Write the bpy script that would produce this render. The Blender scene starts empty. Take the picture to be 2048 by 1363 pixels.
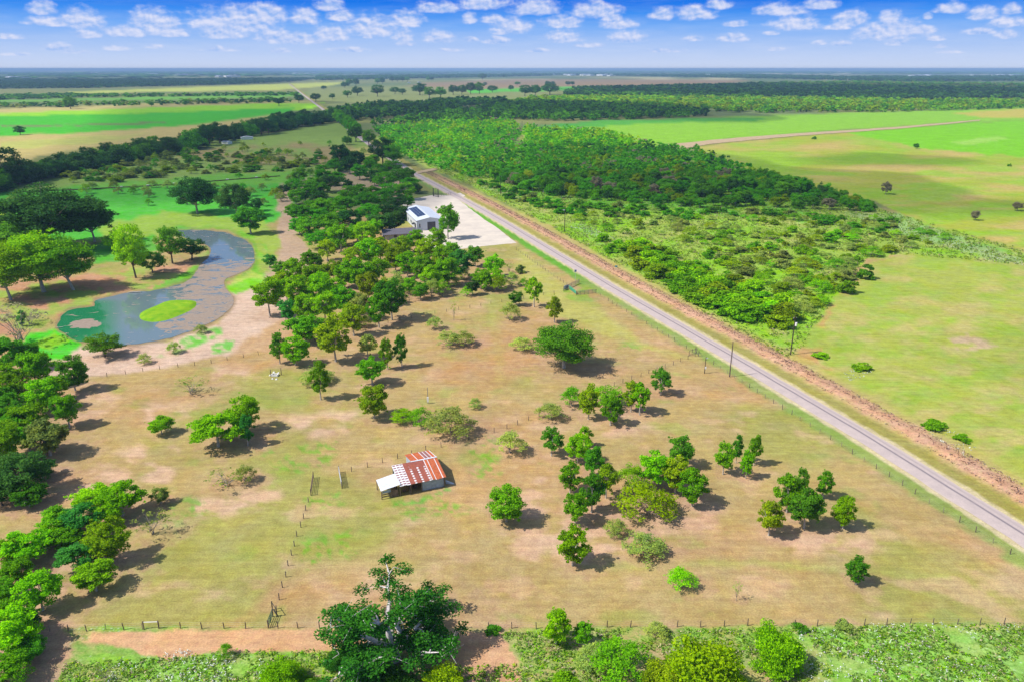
import bpy, math, random
import numpy as np
from mathutils import Vector, Matrix

# ------------------------------------------------------------------ camera
SC = bpy.context.scene
COL = SC.collection
W, HH = 2048.0, 1363.0
F = 1530.0
HOR = 544.0
TILT = math.atan(HOR / F)
CAMH = 75.0
cam_d = bpy.data.cameras.new('camera')
cam = bpy.data.objects.new('camera', cam_d)
COL.objects.link(cam)
cam.location = (0, 0, CAMH)
cam.rotation_euler = (math.radians(90) - TILT, 0, 0)
cam_d.sensor_width = 36.0
cam_d.lens = F / W * 36.0
cam_d.clip_start = 0.5
cam_d.clip_end = 120000.0
SC.camera = cam

# ------------------------------------------------------------------ render and colour
SC.view_settings.view_transform = 'Standard'
SC.view_settings.look = 'None'
SC.view_settings.exposure = 0.33
SC.view_settings.gamma = 1.0
SC.view_settings.use_curve_mapping = False
SC.render.engine = 'CYCLES'
cy = SC.cycles
cy.use_denoising = True
cy.max_bounces = 4
cy.diffuse_bounces = 2
cy.glossy_bounces = 2
cy.transmission_bounces = 2
cy.volume_bounces = 0
cy.transparent_max_bounces = 24
cy.caustics_reflective = False
cy.caustics_refractive = False
SC.render.filter_size = 1.3

# ------------------------------------------------------------------ sun
SUN_EL = math.radians(49)
SHX, SHY = math.cos(math.radians(17)), math.sin(math.radians(17))   # where shadows point
sun_dir = Vector((-SHX * math.cos(SUN_EL), -SHY * math.cos(SUN_EL), math.sin(SUN_EL)))
sl = bpy.data.lights.new('sun', 'SUN')
sl.energy = 4.2
sl.angle = math.radians(0.5)
sl.color = (1.0, 0.95, 0.86)
so = bpy.data.objects.new('sun', sl)
so.rotation_euler = sun_dir.to_track_quat('Z', 'Y').to_euler()
so.location = (0, 0, 300)
COL.objects.link(so)

# ------------------------------------------------------------------ node helper
class NT:
    def __init__(s, tree):
        s.t = tree
        s.n = tree.nodes
        s.l = tree.links
    def new(s, kind, **kw):
        n = s.n.new(kind)
        for k, v in kw.items():
            setattr(n, k, v)
        return n
    def put(s, sock, v):
        if hasattr(v, 'is_output') or isinstance(v, bpy.types.NodeSocket):
            s.l.new(v, sock)
        else:
            sock.default_value = v
    def math(s, op, a, b=None, c=None, clamp=False):
        n = s.new('ShaderNodeMath', operation=op, use_clamp=clamp)
        s.put(n.inputs[0], a)
        if b is not None: s.put(n.inputs[1], b)
        if c is not None: s.put(n.inputs[2], c)
        return n.outputs[0]
    def maprange(s, v, a, b, c=0.0, d=1.0, smooth=False):
        n = s.new('ShaderNodeMapRange')
        if smooth: n.interpolation_type = 'SMOOTHSTEP'
        s.put(n.inputs[0], v)
        for i, x in zip((1, 2, 3, 4), (a, b, c, d)): s.put(n.inputs[i], x)
        return n.outputs[0]
    def noise(s, vec, scale, detail=3.0, rough=0.55, dist=0.0):
        n = s.new('ShaderNodeTexNoise')
        if vec is not None: s.l.new(vec, n.inputs['Vector'])
        n.inputs['Scale'].default_value = scale
        n.inputs['Detail'].default_value = detail
        n.inputs['Roughness'].default_value = rough
        n.inputs['Distortion'].default_value = dist
        return n.outputs[0]
    def mix(s, f, a, b, mode='MIX'):
        n = s.new('ShaderNodeMix', data_type='RGBA', blend_type=mode)
        s.put(n.inputs[0], f)
        s.put(n.inputs[6], a)
        s.put(n.inputs[7], b)
        return n.outputs[2]
    def ramp(s, f, stops, mode='LINEAR'):
        n = s.new('ShaderNodeValToRGB')
        n.color_ramp.interpolation = mode
        e = n.color_ramp.elements
        while len(e) > 1: e.remove(e[-1])
        e[0].position = stops[0][0]; e[0].color = stops[0][1]
        for p, c in stops[1:]:
            q = e.new(p); q.color = c
        s.put(n.inputs[0], f)
        return n.outputs[0]
    def combine(s, x, y, z=0.0):
        n = s.new('ShaderNodeCombineXYZ')
        s.put(n.inputs[0], x); s.put(n.inputs[1], y); s.put(n.inputs[2], z)
        return n.outputs[0]

def lin(r, g, b):
    return tuple(((c / 255) / 12.92 if c / 255 <= 0.04045 else ((c / 255 + 0.055) / 1.055) ** 2.4) for c in (r, g, b))

# ------------------------------------------------------------------ world
world = bpy.data.worlds.new("World")
SC.world = world
world.use_nodes = True
wt = NT(world.node_tree)
wt.n.clear()
SKYK = 0.82
def sc4(r, g, b, k=SKYK):
    return tuple(c * k for c in lin(r, g, b)) + (1.0,)
wout = wt.new('ShaderNodeOutputWorld')
tc = wt.new('ShaderNodeTexCoord')
sep = wt.new('ShaderNodeSeparateXYZ')
wt.l.new(tc.outputs['Generated'], sep.inputs[0])
az = wt.math('ARCTAN2', sep.outputs[0], sep.outputs[1])
el = wt.math('ARCSINE', sep.outputs[2])
eld = wt.math('MULTIPLY', el, 180 / math.pi)            # degrees above the horizon
azd = wt.math('MULTIPLY', az, 180 / math.pi)
grad = wt.ramp(wt.maprange(eld, 0.0, 8.0), [
    (0.0, sc4(205, 216, 240)), (0.10, sc4(188, 207, 242)), (0.22, sc4(160, 192, 243)),
    (0.34, sc4(118, 172, 244)), (0.44, sc4(66, 145, 240)), (0.53, sc4(28, 118, 232)),
    (0.72, sc4(24, 108, 222)), (1.0, sc4(30, 104, 208))])
nis = wt.new('ShaderNodeTexSky', sky_type='NISHITA')
nis.sun_disc = False
nis.sun_elevation = SUN_EL
nis.sun_rotation = math.atan2(sun_dir.x, sun_dir.y)
nis.altitude = 100
nis.air_density = 1.0
nis.dust_density = 1.0
nis_c = wt.mix(1.0, nis.outputs[0], (0.115, 0.115, 0.115, 1), 'MULTIPLY')
base_sky = wt.mix(wt.maprange(eld, 5.0, 22.0, smooth=True), grad, nis_c)

def cloud_layer(sx, sy, seed, lo, hi, th, soft, tilt):
    """rows of small flat-based cumulus: density and how much of it is the lit upper side"""
    v = wt.combine(wt.math('ADD', wt.math('MULTIPLY', azd, sx), seed), wt.math('ADD', wt.math('MULTIPLY', eld, sy), seed * 0.37), seed)
    v2 = wt.combine(wt.math('ADD', wt.math('MULTIPLY', azd, sx), seed - 0.05), wt.math('ADD', wt.math('MULTIPLY', wt.math('ADD', eld, 0.20 * 2.2 / sy), sy), seed * 0.37), seed)
    big = wt.noise(v, 1.0, 6.0, 0.58)
    up = wt.noise(v2, 1.0, 6.0, 0.58)
    band = wt.math('MULTIPLY', wt.maprange(eld, lo[0], lo[1], smooth=True), wt.maprange(eld, hi[0], hi[1], 1.0, 0.0, smooth=True))
    t = wt.math('SUBTRACT', th + 0.30, wt.math('MULTIPLY', band, 0.30))
    d = wt.math('DIVIDE', wt.math('SUBTRACT', big, t), soft, clamp=True)
    lit = wt.maprange(wt.math('SUBTRACT', big, up), -0.05, 0.10)
    return d, lit
layers = [
    (0.20, 0.62, 3.7, (2.2, 3.0), (9.0, 16.0), 0.500, 0.10, 0),
    (0.36, 1.3, 17.3, (1.3, 2.1), (2.9, 3.8), 0.515, 0.09, 0)]
CUM = [(85,15,60,28),(105,42,110,20),(165,35,90,40),(20,72,60,12),(175,68,64,16),(255,62,90,24),(312,38,110,46),(345,64,80,18),(470,38,185,50),(410,44,70,20),(530,25,100,40),
 (610,30,66,34),(660,10,70,22),(682,30,60,22),(445,66,100,22),(550,70,80,30),(600,76,120,22),(662,66,80,32),(235,95,60,12),(115,94,70,16),(742,50,120,40),(815,36,70,32),(878,14,100,22),
 (962,4,110,28),(1068,12,110,34),(940,36,32,24),(1022,50,90,32),(985,37,50,18),(1122,43,86,24),(806,70,44,26),(735,72,22,10),(876,72,66,26),(810,88,46,9),(942,79,34,9),(992,80,60,15),
 (1005,65,40,9),(1190,18,110,32),(1225,33,46,20),(1242,46,80,22),(1256,72,84,24),(1126,72,84,24),(1325,27,56,24),(1388,24,90,30),(1436,8,60,20),(1469,47,52,13),(1465,74,76,18),(1385,77,46,11),
 (1542,66,36,9),(1588,45,120,28),(1560,18,120,26),(1640,8,80,20),(1702,36,84,32),(1676,52,60,16),(1782,30,52,22),(1778,58,170,42),(1842,57,70,18),(1856,33,24,12),(1902,14,74,24),(1966,25,70,28),
 (2022,18,44,22),(2012,42,84,24),(1962,62,76,14),(2012,68,56,18),(1872,75,50,12),(1680,86,46,12),(1640,85,34,9),(1792,84,46,14),(1880,92,32,8),(700,99,90,10),(440,98,80,10),(150,103,70,9),
 (1180,90,70,9),(1080,101,60,8),(1330,101,80,8),(560,101,60,9),(1560,98,60,7),(1900,104,60,6),(310,92,50,10),(30,108,60,7),(900,100,60,7)]
cpos = wt.combine(azd, eld, 0.0)
wv = wt.combine(wt.math('MULTIPLY', azd, 1.05), wt.math('MULTIPLY', eld, 1.7), 2.0)
puff = wt.noise(wv, 1.0, 6.0, 0.55)
wv2 = wt.combine(wt.math('ADD', wt.math('MULTIPLY', azd, 1.05), 0.14), wt.math('MULTIPLY', wt.math('ADD', eld, 0.16), 1.7), 2.0)
puff2 = wt.noise(wv2, 1.0, 6.0, 0.55)
acc = None; accv = None
def vm(op, a, b=None, c=None):
    n = wt.new('ShaderNodeVectorMath', operation=op)
    wt.put(n.inputs[0], a)
    if b is not None: wt.put(n.inputs[1], b)
    if c is not None: wt.put(n.inputs[2], c)
    return n
def pxdir(x, y):
    t_ = TILT; u_ = (x-W/2)/F; v_ = (HH/2-y)/F
    dx, dy, dz = u_, math.cos(t_)+v_*math.sin(t_), -math.sin(t_)+v_*math.cos(t_)
    return math.degrees(math.atan2(dx, dy)), math.degrees(math.atan2(dz, math.hypot(dx, dy)))
for x, y, w_, h_ in CUM:
    a_, e_ = pxdir(x, y+h_*0.28); a2_, _ = pxdir(x+w_*0.60, y); _, e2_ = pxdir(x, y-h_*0.72)
    sx, sy = 1/abs(a2_-a_), 1/abs(e2_-e_)
    q = vm('MULTIPLY_ADD', cpos, (sx, sy, 0), (-a_*sx, -e_*sy, 0)).outputs[0]
    r = vm('MULTIPLY', q, (-1, -2.6, 0)).outputs[0]
    L = vm('LENGTH', vm('MAXIMUM', q, r).outputs[0]).outputs['Value']
    acc = L if acc is None else wt.math('MINIMUM', acc, L)
near_c = wt.math('ADD', wt.math('SUBTRACT', 0.98, acc), wt.math('MULTIPLY', wt.math('SUBTRACT', puff, 0.5), 1.15))
dens = wt.maprange(near_c, -0.02, 0.62, smooth=True)
in_win = wt.math('MULTIPLY', wt.maprange(wt.math('ABSOLUTE', azd), 34.0, 37.0, 1, 0), wt.maprange(eld, 4.4, 5.2, 1, 0))
c = base_sky
# a thin veil low in the sky
veil = wt.noise(wt.combine(wt.math('MULTIPLY', azd, 0.25), wt.math('MULTIPLY', eld, 1.8), 5.0), 1.0, 6.0, 0.6)
c = wt.mix(wt.math('MULTIPLY', wt.maprange(veil, 0.42, 0.68), wt.maprange(eld, 0.5, 3.6, 0.32, 0.10)), c, sc4(200, 214, 244))
for i, L_ in enumerate(layers):
    d, lit = cloud_layer(*L_)
    ccol = wt.mix(lit, sc4(128, 172, 236), sc4(222, 226, 246))
    c = wt.mix(wt.math('MULTIPLY', wt.math('MULTIPLY', d, 0.78), wt.math('SUBTRACT', 1.0, in_win)), c, ccol)
litc = wt.maprange(wt.math('ADD', wt.math('SUBTRACT', puff, puff2), wt.math('MULTIPLY', wt.math('SUBTRACT', near_c, 0.4), -0.03)), -0.17, 0.13)
ccol = wt.mix(litc, sc4(150, 184, 240), sc4(226, 228, 247))
c = wt.mix(wt.math('MULTIPLY', wt.math('MULTIPLY', dens, in_win), wt.maprange(eld, 0.5, 2.6, 0.50, 0.88)), c, ccol)
bgn = wt.new('ShaderNodeBackground')
wt.l.new(c, bgn.inputs[0])
bgn.inputs[1].default_value = 1.0
wt.l.new(bgn.outputs[0], wout.inputs[0])

# ------------------------------------------------------------------ photo pixels <-> ground
CT, ST = math.cos(TILT), math.sin(TILT)
def G(x, y, z=0.0):
    """the point of the ground (or of the level z) that the photograph shows at pixel x, y"""
    u = (x - W / 2) / F; v = (HH / 2 - y) / F
    dx, dy, dz = u, CT + v * ST, -ST + v * CT
    k = (z - CAMH) / dz
    return Vector((dx * k, dy * k, z))
def depth(p):
    return p[1] * CT + (CAMH - p[2]) * ST
def ppm(p):
    """photo pixels per metre at p, across and upright"""
    Z = depth(p)
    yy = ((CAMH - p[2]) * CT - p[1] * ST) / Z      # tangent below the axis
    return F / Z, F / Z * (CT + yy * ST)
def P(X, Y, Z=0.0):
    d = Y * CT + (CAMH - Z) * ST
    return W / 2 + F * X / d, HH / 2 + F * ((CAMH - Z) * CT - Y * ST) / d

# ------------------------------------------------------------------ object helpers
def tag(o, label=None, cat=None, group=None, kind=None):
    if label: o['label'] = label
    if cat: o['category'] = cat
    if group: o['group'] = group
    if kind: o['kind'] = kind
    return o
def link(name, data, parent=None, loc=None):
    o = bpy.data.objects.new(name, data)
    COL.objects.link(o)
    if parent: o.parent = parent
    if loc is not None: o.location = loc
    return o
def thing(name, label, cat, loc=(0, 0, 0), rz=0.0, group=None):
    o = link(name, None, None, loc)
    o.rotation_euler = (0, 0, rz)
    o.empty_display_size = 0.5
    return tag(o, label, cat, group)
def mesh_np(name, verts, faces, mats=(), midx=None, smooth=False):
    me = bpy.data.meshes.new(name)
    verts = np.asarray(verts, dtype=np.float32).reshape(-1, 3)
    if isinstance(faces, np.ndarray):
        nf, k = faces.shape
        me.vertices.add(len(verts)); me.vertices.foreach_set('co', verts.ravel())
        me.loops.add(nf * k); me.loops.foreach_set('vertex_index', faces.ravel().astype(np.int32))
        me.polygons.add(nf)
        me.polygons.foreach_set('loop_start', np.arange(0, nf * k, k, dtype=np.int32))
        me.update(calc_edges=True)
    else:
        me.from_pydata(verts.tolist(), [], faces)
        me.update()
    for m in mats: me.materials.append(m)
    if midx is not None: me.polygons.foreach_set('material_index', np.asarray(midx, dtype=np.int32))
    if smooth: me.polygons.foreach_set('use_smooth', np.ones(len(me.polygons), dtype=bool))
    return me
class MB:
    """collects simple solids into one mesh"""
    def __init__(s): s.v = []; s.f = []
    def box(s, c, d, rz=0.0, m=None):
        b = len(s.v)
        cr, sr = math.cos(rz), math.sin(rz)
        for sx, sy, sz in ((-1,-1,-1),(1,-1,-1),(1,1,-1),(-1,1,-1),(-1,-1,1),(1,-1,1),(1,1,1),(-1,1,1)):
            x, y, z = sx*d[0]/2, sy*d[1]/2, sz*d[2]/2
            s.v.append((c[0]+x*cr-y*sr, c[1]+x*sr+y*cr, c[2]+z))
        s.f += [tuple(b+i for i in q) for q in ((0,3,2,1),(4,5,6,7),(0,1,5,4),(1,2,6,5),(2,3,7,6),(3,0,4,7))]
        return s
    def hexa(s, pts):
        """eight corners: bottom ring of four, then the top ring"""
        b = len(s.v); s.v += [tuple(p) for p in pts]
        s.f += [tuple(b+i for i in q) for q in ((0,3,2,1),(4,5,6,7),(0,1,5,4),(1,2,6,5),(2,3,7,6),(3,0,4,7))]
        return s
    def tube(s, pts, rad, n=6, caps=True):
        pts = [Vector(p) for p in pts]
        if not hasattr(rad, '__len__'): rad = [rad]*len(pts)
        b0 = len(s.v)
        for i, p in enumerate(pts):
            d = (pts[min(i+1, len(pts)-1)] - pts[max(i-1, 0)]).normalized()
            a = d.cross(Vector((0, 0, 1)) if abs(d.z) < 0.95 else Vector((1, 0, 0))).normalized()
            c2 = d.cross(a)
            for k in range(n):
                t = 2*math.pi*k/n
                s.v.append(tuple(p + a*(rad[i]*math.cos(t)) + c2*(rad[i]*math.sin(t))))
        for i in range(len(pts)-1):
            for k in range(n):
                a0 = b0+i*n+k; a1 = b0+i*n+(k+1) % n
                s.f.append((a0, a1, a1+n, a0+n))
        if caps:
            s.f.append(tuple(b0+k for k in range(n-1, -1, -1)))
            e = b0+(len(pts)-1)*n
            s.f.append(tuple(e+k for k in range(n)))
        return s
    def mesh(s, name, mat, smooth=False):
        return mesh_np(name, s.v, s.f, [mat] if mat else [], smooth=smooth)
    def build(s, name, mat, parent=None, smooth=False):
        return link(name, s.mesh(name, mat, smooth), parent)

# ------------------------------------------------------------------ materials
def mat(name):
    m = bpy.data.materials.new(name)
    m.use_nodes = True
    t = NT(m.node_tree)
    t.n.clear()
    o = t.new('ShaderNodeOutputMaterial')
    return m, t, o
def principled(t, o, col, rough=0.8, metal=0.0, spec=0.3):
    b = t.new('ShaderNodeBsdfPrincipled')
    t.put(b.inputs['Base Color'], col)
    t.put(b.inputs['Roughness'], rough)
    b.inputs['Metallic'].default_value = metal
    b.inputs['Specular IOR Level'].default_value = spec
    t.l.new(b.outputs[0], o.inputs[0])
    return b
def solid(name, col, rough=0.8, metal=0.0, spec=0.3, var=0.25, scale=1.5, bump=0.0):
    m, t, o = mat(name)
    g = t.new('ShaderNodeNewGeometry').outputs['Position']
    n = t.noise(g, scale, 4.0, 0.6)
    c4 = tuple(col) + (1,)
    hi = tuple(min(1, x*(1+var)) for x in col) + (1,)
    lo = tuple(x*(1-var) for x in col) + (1,)
    b = principled(t, o, t.mix(t.maprange(n, 0.3, 0.7), lo, hi), rough, metal, spec)
    return m

def leafmat(name, col, pale=None, trans=0.44):
    m, t, o = mat(name)
    a = t.new('ShaderNodeAttribute', attribute_name='tone')
    oi = t.new('ShaderNodeObjectInfo')
    pale = pale or (min(1, col[0]*1.55+.01), min(1, col[1]*1.28), col[2]*0.9)
    deep = (col[0]*0.66, col[1]*0.72, col[2]*1.0)
    c1 = t.mix(a.outputs['Fac'], tuple(deep)+(1,), tuple(pale)+(1,))
    rv = t.maprange(oi.outputs['Random'], 0, 1, 0.80, 1.22)
    hs = t.new('ShaderNodeHueSaturation')
    hs.inputs['Hue'].default_value = 0.5
    t.l.new(t.maprange(t.math('FRACT', t.math('MULTIPLY', oi.outputs['Random'], 7.31)), 0, 1, 0.485, 0.512), hs.inputs['Hue'])
    t.l.new(rv, hs.inputs['Value'])
    t.l.new(c1, hs.inputs['Color'])
    d = t.new('ShaderNodeBsdfDiffuse'); t.l.new(hs.outputs[0], d.inputs[0])
    tr = t.new('ShaderNodeBsdfTranslucent'); t.l.new(hs.outputs[0], tr.inputs[0])
    mx = t.new('ShaderNodeMixShader'); mx.inputs[0].default_value = trans
    t.l.new(d.outputs[0], mx.inputs[1]); t.l.new(tr.outputs[0], mx.inputs[2])
    t.l.new(mx.outputs[0], o.inputs[0])
    return m
LEAF = {
    'b': leafmat('leaf_bright_green', (0.26, 0.64, 0.006)),
    'g': leafmat('leaf_green', (0.185, 0.51, 0.010)),
    'd': leafmat('leaf_dark_green', (0.055, 0.205, 0.035)),
    'k': leafmat('leaf_oak_green', (0.110, 0.380, 0.018)),
    'o': leafmat('leaf_olive', (0.29, 0.49, 0.010)),
    'y': leafmat('leaf_yellow_green', (0.33, 0.57, 0.005)),
    'p': leafmat('leaf_pale_green', (0.36, 0.54, 0.11)),
    't': leafmat('leaf_sea_green', (0.095, 0.43, 0.06)),
    'w': leafmat('leaf_wood_green', (0.130, 0.480, 0.014)),
    'n': leafmat('leaf_brown_grey', (0.36, 0.31, 0.15), (0.48, 0.43, 0.24)),
    's': leafmat('leaf_sage', (0.28, 0.42, 0.085)),
    'q': leafmat('leaf_old_oak', (0.050, 0.235, 0.020)),
}
BARK = solid('bark', (0.16, 0.125, 0.095), 0.95, var=0.45, scale=3.0)
BARKP = solid('bark_pale', (0.42, 0.38, 0.33), 0.95, var=0.35, scale=3.0)
TWIG = solid('twig_grey', (0.33, 0.28, 0.24), 0.95, var=0.3, scale=2.0)
WOOD = solid('weathered_wood', (0.20, 0.14, 0.10), 0.9, var=0.4, scale=2.0)
POST = solid('post_wood', (0.14, 0.105, 0.085), 0.9, var=0.4, scale=1.5)
STEEL = solid('dark_steel', (0.05, 0.05, 0.055), 0.5, 0.4, 0.5, var=0.2)
GALV = solid('galvanised_steel', (0.55, 0.57, 0.60), 0.45, 0.3, 0.5, var=0.12, scale=2.0)
WHITE = solid('white_paint', (0.80, 0.80, 0.80), 0.6, var=0.06, scale=1.0)
WIRE = solid('wire_steel', (0.40, 0.38, 0.36), 0.6, 0.6, 0.5, var=0.2)

# ------------------------------------------------------------------ numpy noise
def fbm(x, y, seed=0, octaves=4, gain=0.5):
    rs = np.random.RandomState(seed)
    tot = np.zeros_like(x, dtype=np.float64); amp = 1.0; norm = 0
    for o in range(octaves):
        tab = rs.rand(256, 256)
        ix = np.floor(x).astype(np.int64); iy = np.floor(y).astype(np.int64)
        fx = x - ix; fy = y - iy
        fx = fx*fx*(3-2*fx); fy = fy*fy*(3-2*fy)
        a = tab[ix & 255, iy & 255]; b = tab[(ix+1) & 255, iy & 255]
        c_ = tab[ix & 255, (iy+1) & 255]; d = tab[(ix+1) & 255, (iy+1) & 255]
        tot += amp*((a*(1-fx)+b*fx)*(1-fy) + (c_*(1-fx)+d*fx)*fy)
        norm += amp; amp *= gain; x = x*2.03+11.7; y = y*2.03+5.3
    return tot/norm
def sdist(px, py, poly):
    """signed distance to a polygon, positive inside"""
    poly = np.asarray(poly, dtype=np.float64)
    x0, y0 = poly[:, 0], poly[:, 1]
    x1, y1 = np.roll(x0, -1), np.roll(y0, -1)
    best = np.full(px.shape, 1e18); ins = np.zeros(px.shape, dtype=bool)
    for a, b, c_, d in zip(x0, y0, x1, y1):
        dx, dy = c_-a, d-b
        L = dx*dx+dy*dy+1e-12
        t = np.clip(((px-a)*dx+(py-b)*dy)/L, 0, 1)
        q = (px-a-t*dx)**2+(py-b-t*dy)**2
        best = np.minimum(best, q)
        if d != b:
            ins ^= ((b > py) != (d > py)) & (px < (c_-a)*(py-b)/(d-b)+a)
    s = np.sqrt(best)
    return np.where(ins, s, -s)
def inside(x, y, poly):
    return float(sdist(np.array([x], float), np.array([y], float), poly)[0]) > 0
def ss(x, a, b):
    t = np.clip((x-a)/(b-a), 0, 1)
    return t*t*(3-2*t)
def smooth_closed(pts, k=4):
    pts = [Vector((p[0], p[1], 0)) for p in pts]
    n = len(pts); out = []
    for i in range(n):
        p0, p1, p2, p3 = pts[i-1], pts[i], pts[(i+1) % n], pts[(i+2) % n]
        for j in range(k):
            t = j/k
            out.append(0.5*((2*p1)+(p2-p0)*t+(2*p0-5*p1+4*p2-p3)*t*t+(3*p1-3*p2+p3-p0)*t*t*t))
    return [(p.x, p.y) for p in out]

# ================================================================== GROUND
def obs(r, g, b, k=1.30):
    """base colour of a surface that shows r, g, b in full sun"""
    return np.array([c/k for c in lin(r, g, b)])

ROAD_Y = np.array([20, 60, 110, 150, 190, 230, 270, 310, 350, 390, 430, 470, 510, 550, 590, 850, 1660, 2440, 4200], float)
ROAD_X = np.array([112, 101, 87.6, 76.2, 63.1, 49.5, 35.7, 22.8, 9.8, -3.0, -16.6, -30.8, -45.3, -60, -74.5, -157.5, -399.5, -634, -1160], float)
def road_x(y):
    return np.interp(y, ROAD_Y, ROAD_X)
RS = 0.95       # cosine of the road's slant
def band(px, py, wx, wy, a, b):
    """1 between a and b metres east of the road's centre line"""
    d = (wx-road_x(wy))*RS
    return d

POND0 = smooth_closed([(352,463),(381,460),(422,462),(449,465),(469,472),(493,482),(505,497),(508,515),(505,529),(490,541),(461,553),(447,563),(450,576),(464,591),(466,606),(458,620),(434,638),(405,653),(367,667),(331,678),(276,687),(235,690),(176,685),(147,679),(129,667),(117,656),(117,644),(126,629),(141,620),(188,613),(191,601),(223,592),(264,585),(299,582),(337,575),(376,562),(393,544),(402,529),(420,512),(420,497),(408,488),(381,480),(361,471)], 3)
_rp = random.Random(2)
POND = [(a+_rp.uniform(-1.8, 1.8), b_+_rp.uniform(-1.0, 1.0)) for a, b_ in POND0]
ISLAND = smooth_closed([(279,632),(286,623),(311,612),(340,601),(384,601),(393,607),(387,617),(364,629),(331,641),(305,644),(284,640)], 3)
GRAVEL = [(1033,486),(1003,489),(972,492),(930,497),(900,500),(867,496),(845,480),(842,466),(838,458),(800,404),(799,397),(820,399),(869,390),(902,391),(920,386),(931,392),(915,398),(943,420),(964,436),(990,453),(1013,471)]
TRACK = [(1328,296),(1335,290),(1420,281),(1500,274),(1600,267),(1700,261),(1800,254),(1880,247),(1960,240),(1960,242),(1880,250),(1800,258),(1700,265),(1600,272),(1500,281),(1420,289),(1372,297)]

ys = [137.5 + HOR*0 + d for d in ()]
rows_y = []
y_h = HH/2 - HOR                       # the horizon's row
D = 38000.0
v = []
yy = y_h + CAMH*F/(D*CT*CT)/1.0
yy = P(0, D)[1]
step = 0.35
while yy < 1480:
    rows_y.append(yy)
    step = min(3.6, step*1.06)
    yy += step
while yy < 2600:
    rows_y.append(yy); step *= 1.15; yy += step
rows_y = np.array(rows_y)
cols_x = np.concatenate([np.arange(-1400, -60, 24.0), np.arange(-60, 2108, 4.0), np.arange(2108, 3500, 24.0)])
PX, PY = np.meshgrid(cols_x, rows_y)
u = (PX-W/2)/F; vv = (HH/2-PY)/F
dz = -ST+vv*CT
k = -CAMH/dz
WX = u*k; WY = (CT+vv*ST)*k
NX, NY = WX/14.0, WY/14.0
# authoring jitter so that no border between covers is a clean line
j1 = fbm(PX/26.0, PY/11.0, 3, 4)-0.5
j2 = fbm(PX/26.0, PY/11.0, 4, 4)-0.5
JX, JY = PX+j1*22*ss(PY, 150, 420)+j1*3, PY+j2*12*ss(PY, 150, 420)+j2*1.5
col = np.zeros(PX.shape+(3,)); fl = np.zeros(PX.shape); rough = np.zeros(PX.shape)
def paint(color, m):
    global col
    m = np.clip(m, 0, 1)[..., None]
    col = col*(1-m)+np.asarray(color)*m
def region(color, poly, soft=8.0, op=1.0, nz=0.0, seed=0, sx=60.0, sy=22.0, jit=True, rgh=None, flw=None):
    s = sdist(JX if jit else PX, JY if jit else PY, poly)
    m = ss(s, -soft/2, soft/2)*op
    if nz:
        n = fbm(PX/sx, PY/sy, 100+seed, 4)
        m = m*np.clip(0.5+(n-0.5+nz*0)*5.0+nz, 0, 1)
    paint(color, m)
    if rgh is not None: rough[:] = rough*(1-m)+rgh*m
    if flw is not None: fl[:] = fl*(1-m)+flw*m
    return m
# --- pasture in the near half
paint(obs(190, 164, 108), np.ones(PX.shape))
n1 = fbm(WX/22, WY/16, 11, 5); n2 = fbm(WX/9, WY/7, 12, 5); n3 = fbm(WX/30+9, WY/30, 13, 4); n4 = fbm(WX/3.5, WY/3.5, 14, 4)
paint(obs(202, 158, 114), ss(n1, 0.50, 0.70)*0.55)
paint(obs(160, 168, 80), ss(n3, 0.47, 0.64)*0.62)
paint(obs(150, 172, 74), ss(n2, 0.62, 0.74)*0.4)
paint(obs(216, 178, 142), ss(n2, 0.26, 0.14+0.0)*0.0+ss(1-n2, 0.62, 0.76)*0.55)
for q in ([(975,560),(990,600),(1002,660),(1010,760),(992,764),(984,680),(972,610),(962,570)], [(940,700),(1000,690),(1100,640),(1110,648),(1010,700),(950,712)], [(1160,1128),(1500,1118),(1900,1150),(1900,1160),(1500,1130),(1160,1140)]):
    region(obs(176, 178, 96), q, 16, 0.6)
# --- far country
region(obs(122, 138, 84), [(-2000,120),(4200,120),(4200,420),(-2000,420)], 20, 1)
region(obs(150, 150, 84), [(-2000,120),(4200,120),(4200,420),(-2000,420)], 10, 0.7, 0.1, 1, 300, 9)
region(obs(104, 128, 74), [(-2000,120),(4200,120),(4200,172),(-2000,172)], 6, 0.8, 0.2, 2, 200, 4)
region(obs(215, 205, 150), [(-2000,140),(4200,136),(4200,162),(-2000,160)], 2, 1.0, -0.85, 3, 120, 3)
region(obs(172, 140, 108), [(850,166),(1040,158),(1500,160),(1460,168),(1100,180),(880,182),(800,174)], 6, 0.8)
region(obs(146, 156, 92), [(620,176),(800,172),(1080,186),(1150,196),(1000,206),(660,212),(610,196)], 6, 0.9)
region(obs(95, 200, 50), [(930,180),(1090,175),(1180,172),(1150,181),(1000,185),(940,186)], 2, 0.9)
region(obs(196, 205, 96), [(135,184),(250,180),(560,168),(700,164),(660,172),(560,180),(140,187)], 2, 1, jit=False)
region(obs(120, 190, 60), [(-400,206),(140,198),(560,186),(620,186),(560,196),(-400,210)], 3, 0.8)
region(obs(205, 190, 120), [(-1400,222),(0,217),(300,209),(560,200),(640,203),(600,210),(0,232),(-1400,240)], 3, 1)
region(obs(160, 222, 30), [(-1400,236),(0,228),(200,219),(560,206),(650,206),(620,220),(0,246),(-1400,256)], 3, 1)
region(obs(84, 196, 40), [(-1400,250),(0,233),(300,226),(590,216),(560,240),(340,262),(0,280),(-1400,300)], 3, 1)
region(obs(140, 130, 96), [(0,253),(180,248),(330,244),(330,247),(150,252),(0,256)], 2, 0.8)
region(obs(205, 186, 116), [(-1400,300),(0,272),(180,266),(400,248),(560,228),(640,235),(560,262),(150,300),(0,330),(-1400,380)], 5, 1)
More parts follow.
